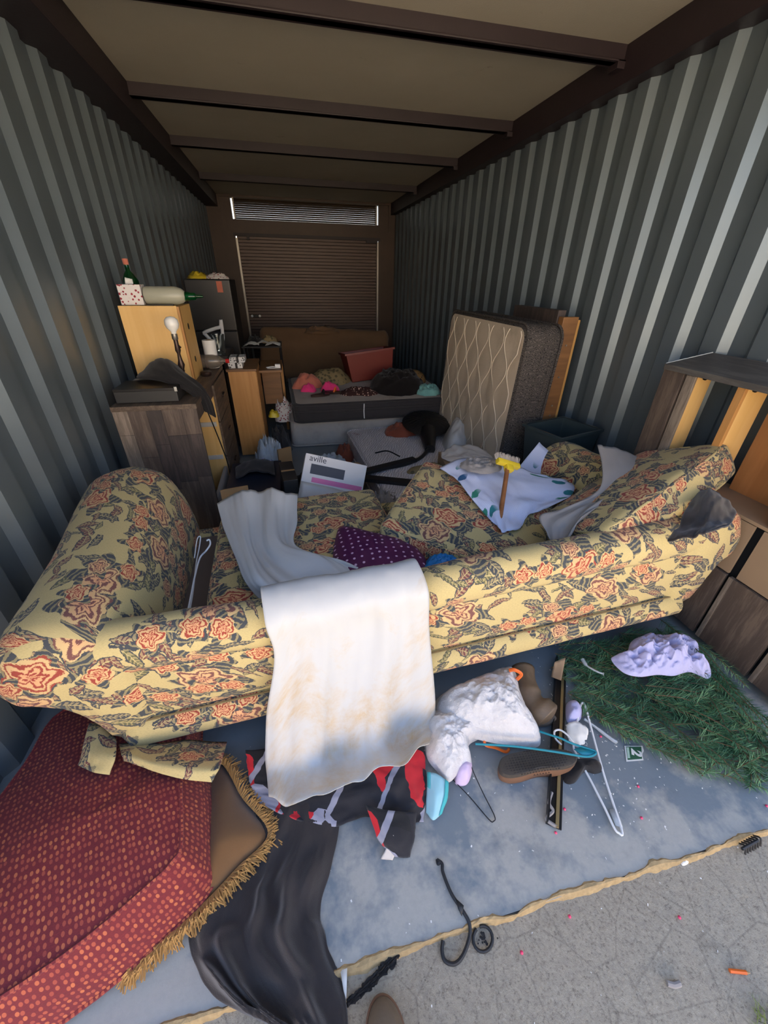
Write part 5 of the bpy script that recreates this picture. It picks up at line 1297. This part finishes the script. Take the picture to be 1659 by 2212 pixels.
for i, (x_, y_, a_, lb) in enumerate(((.28, 4.66, .3, 'dark sandal on the mattress, nearer of two'), (.42, 4.78, -.4, 'dark sandal on the mattress, beside the pink cloth'))):
    s_ = thing('sandal', lb, 'sandal', (x_, y_, MT), 'sandals on the mattress')
    pts = [V(.11 * math.cos(t), .04 * math.sin(t) * (1 + .25 * math.cos(t)), 0) for t in np.linspace(0, 2 * math.pi, 20)[:-1]]
    M_s = Matrix.Translation((x_, y_, MT + .012)) @ Matrix.Rotation(a_, 4, 'Z')
    MB().fan([(p.x, p.y) for p in pts], 0, .022).xf(M_s).build('sole', 'bronze_dark', s_); MB().tube(spline([M_s @ V(.03, -.04, .02), M_s @ V(.04, 0, .065), M_s @ V(.03, .04, .02)], 5), .009, 6).build('strap', 'orange_plastic' if i else 'black_matte', s_)
# bags between the bed and the standing mattress
one(heap((1.78, 4.86, .10), .20, .22, .46, 23, 24, amp=.25), 'refuse_bag', 'bag_black', 'black refuse bag slumped between the beds and the standing mattress', 'bag', angle=180)
one(blob([(985, 900), (1005, 872), (1030, 862), (1046, 885), (1042, 908), (1010, 912)], .30, .22, 3, .3, 8, 16, 60, wpts=[V(1.42, 3.72, .21), V(1.62, 3.66, .21), V(1.74, 3.80, .21), V(1.72, 4.0, .21), V(1.5, 4.02, .21)]), 'refuse_bag', 'bag_grey', 'pale grey bag beside the black refuse bag', 'bag', angle=180)
one(heap((1.12, 4.26, .21), .20, .14, .16, 29, 18), 'rust_cloth', 'red_brown', 'rust coloured clothes bundle against the side of the mattress', 'bundle', angle=180)
# pedestal fan lying on the white mattress
fn = thing('pedestal_fan', 'black pedestal fan lying on the white floor mattress', 'fan', (1.2, 3.8, .21))
fm = frame(V(1.36, 4.20, .33), V(1, .10, .03), V(0, .96, .22))
MB().lathe([(.02, -.05), (.12, -.05), (.22, -.03), (.26, 0), (.22, .03), (.12, .055), (.02, .06)], (0, 0, 0), 28).xf(fm).build('guard', 'black_plastic', fn)
for k in range(24):
    a = 2 * math.pi * k / 24; MB().tube([fm @ V(.03 * math.cos(a), .03 * math.sin(a), .066), fm @ V(.13 * math.cos(a), .13 * math.sin(a), .061), fm @ V(.235 * math.cos(a), .235 * math.sin(a), .022)], .0025, 4).build('guard_wire', 'dark_steel', fn)
MB().tube([V(1.33, 4.05, .29), V(1.27, 3.82, .27), V(1.23, 3.66, .25)], [.085, .07, .05], 14).build('motor', 'black_plastic', fn)
MB().tube(spline([V(1.23, 3.68, .25), V(1.08, 3.50, .24), V(.90, 3.40, .235), V(.72, 3.36, .235)], 5), .018, 10).build('pole', 'black_plastic', fn)
one(MB().box((.74, 3.30, .245), (.62, .075, .03), math.radians(20)), 'metal_rail', 'black_matte', 'long flat black rail across the white mattress, upper of two', 'rail', bevel=.004, smooth=False)
one(MB().box((.62, 3.08, .225), (.62, .085, .03), math.radians(-24)), 'metal_rail', 'black_matte', 'long flat black rail on the white mattress, nearest the tapestry cushion', 'rail', bevel=.004, smooth=False)
one(MB().tube(spline([V(.70, 3.62, .25), V(.80, 3.55, .29), V(.90, 3.47, .26)], 6), .007, 6), 'power_lead', 'black_plastic', 'short black cord arching over the white mattress', 'cord')
one(blob(None, 0, .05, 31, .4, 9, 12, 40, wpts=[V(.92, 3.20, .21), V(1.15, 3.18, .21), V(1.32, 3.26, .21), V(1.18, 3.34, .21), V(.95, 3.30, .21)]), 'pouch', 'camo', 'small camouflage pouch lying before the fan', 'pouch', angle=180)
# carton with ivory clothes near the standing mattress
bx2 = thing('flat_carton', 'flat brown carton on the white mattress beside the fan', 'carton', (1.35, 3.2, .2))
MB().box((1.42, 3.22, .27), (.42, .30, .11), math.radians(-8)).build('carton', 'cardboard_grey', bx2, smooth=False, bevel=.004); MB().box((1.42, 3.07, .325), (.42, .004, .02), math.radians(-8)).build('tape', 'cardboard', bx2, smooth=False)
rows = [[V(1.22, 3.30, .36), V(1.36, 3.32, .40), V(1.50, 3.28, .42), V(1.66, 3.20, .36)], [V(1.20, 3.20, .345), V(1.34, 3.18, .38), V(1.50, 3.12, .39), V(1.70, 3.06, .32)], [V(1.28, 3.10, .345), V(1.42, 3.06, .36), V(1.58, 3.00, .34), V(1.74, 2.94, .24)]]
one(MB().grid(cloth(rows, 10, 10, .022, 5, 3, 6, .004)), 'ivory_trousers', 'ivory_cloth', 'ivory trousers flung over the flat brown carton', 'trousers', thick=.006, angle=180)
fl_ = thing('berry_spray', 'spray of red artificial berries beside the flat carton', 'artificial flower', (1.28, 2.98, .2))
random.seed(14)
for k in range(26):
    p = V(1.26 + random.gauss(0, .05), 2.98 + random.gauss(0, .04), .225 + random.random() * .10); MB().lathe([(.001, -.012), (.010, -.007), (.013, 0), (.010, .007), (.001, .012)], p, 8).build('berry', 'red_flower', fl_)
MB().tube(spline([V(1.20, 3.02, .215), V(1.26, 2.98, .26), V(1.32, 2.95, .30)], 4), .003, 5).build('stem', 'twig', fl_)
# cartons behind the sofa
ca = thing('appliance_carton', 'white and pink appliance carton standing behind the sofa', 'carton', (.18, 2.72, 0))
CM = eul((.195, 2.74, .28), -30, 15, -6)
MB().box((0, 0, 0), (.44, .26, .50)).xf(CM).build('carton', 'carton_white', ca, smooth=False, bevel=.003)
MB().box((.03, -.1312, .075), (.36, .001, .035)).xf(CM).build('pink_band', 'carton_pink', ca, smooth=False); MB().box((-.05, -.1312, .15), (.24, .001, .07)).xf(CM).build('product_picture', 'carton_dark', ca, smooth=False)
MB().box((0, .02, .2512), (.40, .14, .001)).xf(CM).build('top_print', 'carton_dark', ca, smooth=False)
solid_text('aville', .06, CM @ frame(V(-.13, -.1318, .222), V(1, 0, 0), V(0, 0, 1)), 'carton_dark', 'brand_print', ca)
g = cloth([[CM @ V(-.22, -.15, .05), CM @ V(0, -.15, .045), CM @ V(.22, -.14, .03)], [CM @ V(-.21, -.16, -.14), CM @ V(0, -.18, -.17), CM @ V(.22, -.16, -.20)]], 8, 8, .012, 4, 4, 3, .004)
MB().grid(g).build('torn_wrap', 'bag_grey', ca, angle=180, thick=.001)
gx = thing('grey_carton', 'dark grey carton beside the white appliance carton', 'carton', (-.07, 2.8, 0)); MB().box((-.085, 2.86, .22), (.10, .34, .44), .1).build('carton', 'dark_box', gx, smooth=False, bevel=.003); MB().box((-.085, 2.86, .441), (.096, .02, .002), .1).build('tape', 'cardboard', gx, smooth=False)
tt = thing('navy_chest', 'low dark navy chest behind the sofa beside the dresser', 'chest', (-.35, 3.1, 0)); bx('body', (-.56, 2.72, .0), (-.16, 3.45, .22), 'navy_box', tt, .006); bx('lid', (-.565, 2.715, .222), (-.155, 3.455, .27), 'navy_box', tt, .008); bx('latch', (-.38, 2.706, .19), (-.34, 2.716, .25), 'dark_steel', tt, .001)
one(MB().grid(cloth([[V(-.50, 3.1, .29), V(-.35, 3.12, .33), V(-.2, 3.1, .29)], [V(-.52, 3.35, .29), V(-.36, 3.36, .34), V(-.22, 3.38, .29)], [V(-.5, 3.62, .12), V(-.36, 3.65, .16), V(-.2, 3.62, .12)]], 8, 8, .02, 4, 4, 8)), 'grey_tarp', 'charcoal', 'dark grey cloth spread over the chest', 'cloth', thick=.005, angle=180)
# clutter between desk and box spring
one(heap((-.30, 4.05, .0), .15, .16, .40, 41, 20), 'linen_bundle', 'pale_blue', 'pale blue linen bundle beside the desk end', 'bundle', angle=180)
one(heap((-.32, 3.80, .0), .13, .09, .20, 43, 18), 'sock_bundle', 'lavender', 'pale lilac bundle on the floor before the desk end', 'bundle', angle=180)
cb_ = thing('open_carton', 'small brown carton flap beside the pale bundles', 'carton', (-.16, 3.8, 0)); MB().box((-.14, 3.86, .12), (.14, .02, .24), .5).build('flap', 'cardboard', cb_, smooth=False); MB().box((-.22, 3.72, .03), (.30, .14, .05), .05).build('base', 'cardboard', cb_, smooth=False)
one(heap((-.20, 4.45, .0), .11, .25, .36, 47, 16), 'dark_clothes', 'charcoal', 'dark clothes heap between the desk and the box spring', 'clothes', angle=180)
one(heap((-.24, 4.62, .33), .06, .06, .10, 48, 12), 'yellow_rag', 'yellow_plastic', 'small yellow rag between the desk and the box spring', 'rag', angle=180)
one(heap((-.14, 4.95, .2), .12, .12, .34, 49, 16), 'red_white_cloth', 'tissue_print', 'red and white cloth tucked under the desk wing', 'cloth', angle=180)
one(heap((.30, 3.92, .0), .18, .14, .17, 51, 18), 'white_shirt', 'pale_blue', 'grey white shirt with dark red collar on the floor before the box spring', 'shirt', angle=180)
one(heap((.46, 4.10, .0), .10, .10, .24, 52, 16), 'pouch', 'red_brown', 'dark red pouch beside the grey white shirt', 'pouch', angle=180)
one(heap((.10, 3.45, .0), .20, .22, .20, 53, 20), 'black_clothes', 'black_cotton', 'black clothes heap behind the appliance carton', 'clothes', angle=180)
one(heap((.60, 2.75, .0), .18, .20, .34, 54, 20), 'grey_bundle', 'grey_cloth', 'grey bedding bundle between the carton and the tipped cushion', 'bundle', angle=180)
one(MB().box((.44, 3.42, .10), (.22, .16, .2), .3), 'beige_carton', 'cardboard_grey', 'small beige carton at the corner of the white mattress', 'carton', bevel=.003, smooth=False)
# settle the rear group on the surveyed plan
for o in [q for q in bpy.data.objects if q not in _before_rear and q.parent is None]:
    c_ = [q for q in bpy.data.objects if q == o or q.parent == o or (q.parent and q.parent.parent == o)]
    pts = [q.matrix_basis.translation + V(v_.co) if q.parent is None else V(v_.co) for q in c_ if q.type == 'MESH' for v_ in list(q.data.vertices)[::7]]
    if not pts: continue
    x_, y_ = sum(p.x for p in pts) / len(pts), sum(p.y for p in pts) / len(pts)
    o.location.x += -.04 - .0015 * x_ + .010 * y_; o.location.y += -.029 - .072 * x_ - .043 * y_
# standing mattress and headboard against the right wall
sm = mattress('mattress', 'cream quilted mattress standing on edge against the right wall', frame(V(1.775, 3.48, .73), V(.0, 1, .0), V(.05, 0, 1)), (1.50, 1.32, .30), 'ticking_cream', 'charcoal_knit', .06, (13, 8), True)
SMM = frame(V(1.775, 3.48, .73), V(.0, 1, .0), V(.05, 0, 1))
for k in range(11):
    y_ = -.66 + k * .132; sg = 1 if k % 2 else -1
    pts = [SMM @ V(y_ + sg * .058 * math.sin(q_ * 15.0), q_, -.1615) for q_ in np.linspace(-.61, .61, 48) if abs(y_ + sg * .058 * math.sin(q_ * 15.0)) < .70]
    if len(pts) > 4: MB().tube(pts, .0036, 4).build('quilt_stitch', 'stitch', sm)
hb_ = thing('headboard', 'dark headboard with pale wooden edge leaning behind the cream mattress', 'headboard', (2.0, 3.2, 0))
bx('panel', (1.945, 2.85, .02), (2.01, 3.5, 1.48), 'veneer_dark', hb_, .004); bx('edge_board', (1.95, 2.78, .02), (2.075, 2.84, 1.44), 'oak_top', hb_, .004); bx('edge_strip', (2.077, 2.79, .02), (2.10, 2.83, 1.42), 'slat_wood', hb_, .002)
for z in (.5, .72, .80, 1.02, 1.25): MB().lathe([(.001, 0), (.007, 0), (.006, .004), (.001, .005)], (2.02, 2.779, z), 10, Matrix.Rotation(math.radians(90), 3, 'X').to_quaternion()).build('screw', 'raw_steel', hb_)
# ---------------------------------------------------------------- right side: open dresser stood on its end, totes
rd = thing('open_dresser', 'brown dresser stood on its end at the right wall, upper drawers gone', 'dresser', (2.0, 1.2, 0))
RX0, RX1, RY0, RY1, RZ = 1.97, 2.25, .65, 1.834, 1.262
TH = .05
t_ = MB(); t_.add([V(RX0 - .01, RY0, RZ), V(RX1, RY0, RZ + TH), V(RX1, RY1, RZ + TH), V(RX0 - .01, RY1, RZ), V(RX0 - .01, RY0, RZ + .028), V(RX1, RY0, RZ + TH + .028), V(RX1, RY1, RZ + TH + .028), V(RX0 - .01, RY1, RZ + .028)], [(3, 2, 1, 0), (4, 5, 6, 7), (0, 1, 5, 4), (1, 2, 6, 5), (2, 3, 7, 6), (3, 0, 4, 7)])
t_.build('top_panel', 'black_top', rd, smooth=False, bevel=.003)
MB().tube([V(RX0 + (RX1 - RX0) * i / 20, RY1 + .001, RZ + .028 + TH * i / 20 + .002 * nz(i * 1.3, 2)) for i in range(21)], .003, 5).build('chipped_edge', 'white_paper', rd)
bx('stile', (RX0, 1.708, .02), (RX0 + .02, RY1, RZ), 'veneer_mid', rd); bx('side_panel', (RX0 + .02, RY1 - .018, .02), (RX0 + .14, RY1, RZ + .01), 'veneer_mid', rd)
bx('upright', (RX0, 1.640, .738), (RX0 + .015, 1.693, RZ - .002), 'veneer_light', rd); bx('upright', (RX0 + .015, 1.651, .738), (RX0 + .12, 1.672, RZ + .004), 'pine', rd)
bx('upright', (RX0 + .01, 1.394, .738), (RX0 + .028, 1.431, RZ), 'oak', rd); bx('upright', (RX0 + .028, 1.399, .738), (RX0 + .16, 1.420, RZ + .006), 'pine', rd)
bx('upright', (RX0 + .02, 1.027, .738), (RX0 + .16, 1.05, RZ), 'pine', rd)
bx('back_board', (RX1 - .06, RY0 + .02, .738), (RX1 - .05, 1.399, RZ + .04), 'fibreboard', rd, 0)
bx('side_panel', (RX0, RY0, .02), (RX1, RY0 + .018, RZ), 'veneer_mid', rd)
bx('shelf', (RX0 + .01, RY0 + .02, .722), (RX1 - .01, 1.708, .738), 'cardboard_grey', rd)
for y_ in (1.661, 1.410): MB().lathe([(.001, 0), (.016, 0), (.016, .006), (.001, .006)], (RX0 + .07, y_ - .012, RZ - .006), 12, Matrix.Rotation(math.radians(90), 3, 'X').to_quaternion()).build('bracket', 'black_plastic', rd)
yy = RY0 + .0
for k, w in enumerate((.136, .283, .283, .325)):
    d_ = bx('drawer', (RX0 + .0, yy + .016, .05), (RX0 + .018, yy + w - .022, .444), 'veneer_mid', rd, .002)
    bx('edge_band', (RX0 - .002, yy + w - .022, .05), (RX0 + .018, yy + w - .002, .444), 'veneer_light', d_, 0)
    bx('drawer_side', (RX0 + .012, yy + .018, .45), (RX0 + .024, yy + w - .022, .718), 'cardboard_grey', d_, 0)
    yy += w
bx('inner_back', (RX0 + .06, RY0 + .02, .04), (RX0 + .07, 1.708, .718), 'black_matte', rd, 0)
# dark totes behind the sofa's right arm
for i, (z0, lab) in enumerate(((.0, 'dark teal storage tote on the floor behind the sofa, lower of the stack'), (.375, 'open dark teal storage tote stacked behind the sofa, upper of the stack'))):
    to = thing('storage_tote', lab, 'tote', (1.92, 2.46, z0), 'dark totes by the right wall')
    M_t = eul((1.92, 2.46, z0 + .18), 0, 0, 10 + 6 * i)
    binmesh(.42, .34, .36, .010, .035).xf(M_t).build('tub', 'bin_dark', to, smooth=False, bevel=.005)
    MB().loft([[M_t @ V(x * a, y * b, z) for x, y in ((-1, -1), (1, -1), (1, 1), (-1, 1))] for a, b, z in ((.205, .165, .165), (.222, .182, .165), (.222, .182, .183), (.205, .165, .183))], True, False).build('rim', 'bin_dark', to, smooth=False)
# grey sheet over the right arm
rows = [[P(1290, 962, y=1.780), P(1330, 968, y=1.760), P(1380, 985, y=1.730), P(1430, 1010, y=1.680)],
        [P(1300, 1010, y=1.620), P(1340, 1010, y=1.600), P(1385, 1015, y=1.580), P(1425, 1030, y=1.560)],
        [P(1290, 1060, y=1.480), P(1320, 1062, y=1.480), P(1350, 1050, y=1.460), P(1400, 1050, y=1.460)],
        [P(1210, 1100, y=1.420), P(1250, 1095, y=1.400), P(1285, 1090, y=1.380), P(1310, 1085, y=1.380)],
        [P(1165, 1115, y=1.380), P(1200, 1130, y=1.320), P(1235, 1135, y=1.300), P(1262, 1120, y=1.300)],
        [P(1180, 1150, y=1.280), P(1195, 1170, y=1.220), P(1215, 1172, y=1.220), P(1232, 1160, y=1.230)]]
one(MB().grid(cloth(rows, 9, 8, .016, 5, 2, 14, .003)), 'grey_sheet', 'grey_cloth', 'grey bed sheet twisted over the right arm of the sofa', 'sheet', thick=.004, angle=180)
# black sweater over the right end of the rail
rows = [[P(1500, 1062, y=1.280), P(1535, 1055, y=1.240), P(1565, 1072, y=1.200), P(1585, 1095, y=1.160)],
        [P(1480, 1100, y=1.180), P(1525, 1095, y=1.120), P(1560, 1100, y=1.100), P(1590, 1112, y=1.080)],
        [P(1465, 1140, y=1.100), P(1510, 1135, y=1.040), P(1545, 1130, y=1.020), P(1580, 1128, y=1.020)],
        [P(1440, 1165, y=1.040), P(1490, 1158, y=0.980), P(1525, 1148, y=0.960), P(1560, 1140, y=0.980)]]
one(MB().grid(cloth(rows, 9, 9, .016, 4, 3, 24, .003)), 'sweater', 'black_fleece', 'black sweater stuffed between the propped cushion and the sofa end', 'sweater', thick=.006, angle=180)
# fish towel over the tipped cushion
cn = CB.to_3x3() @ V(0, 0, 1); co = CB.translation + cn * .155
def T(*pts): return [PP(a_, b_, co + cn * c_, cn) for a_, b_, c_ in pts]
rows = [T((950, 1013, -.02), (1005, 990, .0), (1060, 996, .0), (1120, 1008, .0), (1185, 1030, -.02)),
        T((985, 1038, -.01), (1025, 1028, .012), (1075, 1030, .0), (1140, 1038, .012), (1228, 1044, -.02)),
        T((1010, 1068, .0), (1045, 1063, .01), (1088, 1064, .0), (1150, 1070, .012), (1236, 1068, -.02)),
        T((1045, 1105, .0), (1070, 1100, .012), (1100, 1096, .01), (1140, 1094, .012), (1190, 1094, -.01)),
        T((1072, 1136, -.01), (1085, 1147, .0), (1105, 1147, .0), (1130, 1134, .0), (1146, 1106, -.01))]
tw = one(MB().grid(cloth(rows, 9, 9, .028, 4, 3, 34, .004)), 'towel', 'towel', 'white waffle towel with fish and seaweed print over the tipped cushion', 'towel', thick=.004, angle=180)
one(MB().grid(cloth([[P(1120, 1010, y=2.2), P(1165, 955, y=2.25)], [P(1150, 1030, y=2.12), P(1190, 985, y=2.2)], [P(1175, 1050, y=2.06), P(1195, 1040, y=2.1)]], 8, 8, .012, 3, 2, 5, .002)), 'pillowcase', 'towel', 'white pillowcase corner raised behind the yellow broom head', 'pillowcase', thick=.004, angle=180)
# broom
bm2 = thing('broom', 'broom with yellow head and worn wooden handle stuck upright in the sofa', 'broom', P(1066, 1225, y=1.33))
hp, tp = P(1064, 1228, y=1.30), P(1096, 1012, y=1.80)
MB().tube([hp, hp.lerp(tp, .5), tp], .0125, 12).build('handle', 'handle_wood', bm2)
BF = frame(tp + (tp - hp).normalized() * .035, P(1122, 1003, y=1.82) - P(1062, 985, y=1.82), (tp - hp))
MB().box((0, 0, 0), (.15, .030, .032)).box((0, -.03, 0), (.045, .04, .034)).xf(BF).build('head', 'yellow_plastic', bm2, bevel=.005)
bs = MB(); random.seed(4)
for k in range(420):
    x_, z_ = random.uniform(-.072, .072), random.uniform(-.013, .013); bs.tube([BF @ V(x_, .012, z_), BF @ V(x_ * 1.08 + random.uniform(-.006, .006), .05, z_ * 1.5 + random.uniform(-.006, .006))], [.0012, .0008], 3)
bs.build('bristles', 'ivory_cloth', bm2)['kind'] = 'stuff'
one(heap(P(1040, 1008, z=.72), .13, .10, .06, 61, 20), 'lint_clump', 'grey_cloth', 'grey clump of lint behind the broom head', 'lint', angle=180)
# purple dotted bag, blue strap, hangers and paper in the sofa
pg = blob(None, 0, .05, 2, .12, 5, 20, 80, p=2.4, wpts=[P(x_, y_, z=.52) for x_, y_ in ((728, 1150), (745, 1138), (800, 1150), (870, 1165), (915, 1200), (922, 1235), (905, 1262), (850, 1262), (780, 1250), (722, 1225))])
one(pg, 'tote_bag', 'purple_dots', 'dark purple bag with pale dots lying on the seat cushion', 'bag', angle=180)
one(heap(P(955, 1222, z=.52), .09, .06, .07, 63, 14), 'blue_bag', 'blue_bright', 'crumpled bright blue bag between the purple bag and the rail', 'bag', angle=180)
for i, (pp, lb) in enumerate((([(403, 1335, .46), (412, 1290, .45), (422, 1240, .46), (432, 1205, .47), (445, 1190, .50), (454, 1176, .52), (452, 1166, .53), (446, 1168, .53)], 'white plastic hanger standing in the gap beside the left arm, hooked one'), ([(410, 1320, .44), (418, 1270, .44), (424, 1215, .45), (430, 1185, .47), (433, 1160, .50), (426, 1165, .50), (420, 1205, .47)], 'thin white hanger in the gap beside the left arm, behind the hooked one'))):
    one(MB().tube(spline([P(a_, b_, z=c_) for a_, b_, c_ in pp], 5), .0042 if i == 0 else .003, 8), 'coat_hanger', 'white_plastic', lb, 'hanger', 'hangers in the sofa gap')
one(MB().add([P(408, 1320, z=.40), P(438, 1318, z=.42), P(440, 1345, z=.42), P(405, 1345, z=.40)], [(0, 1, 2, 3)]), 'paper', 'white_paper', 'scrap of white paper in the gap beside the left arm', 'paper', thick=.001)
cp_ = P(506, 1058, z=.47); one(MB().box((cp_.x, cp_.y, .245), (.17, .012, .49), m=Matrix.Rotation(.25, 3, 'Z') @ Matrix.Rotation(.06, 3, 'X')), 'board_offcut', 'cardboard', 'brown board offcut standing behind the top of the white sheet', 'board', smooth=False)
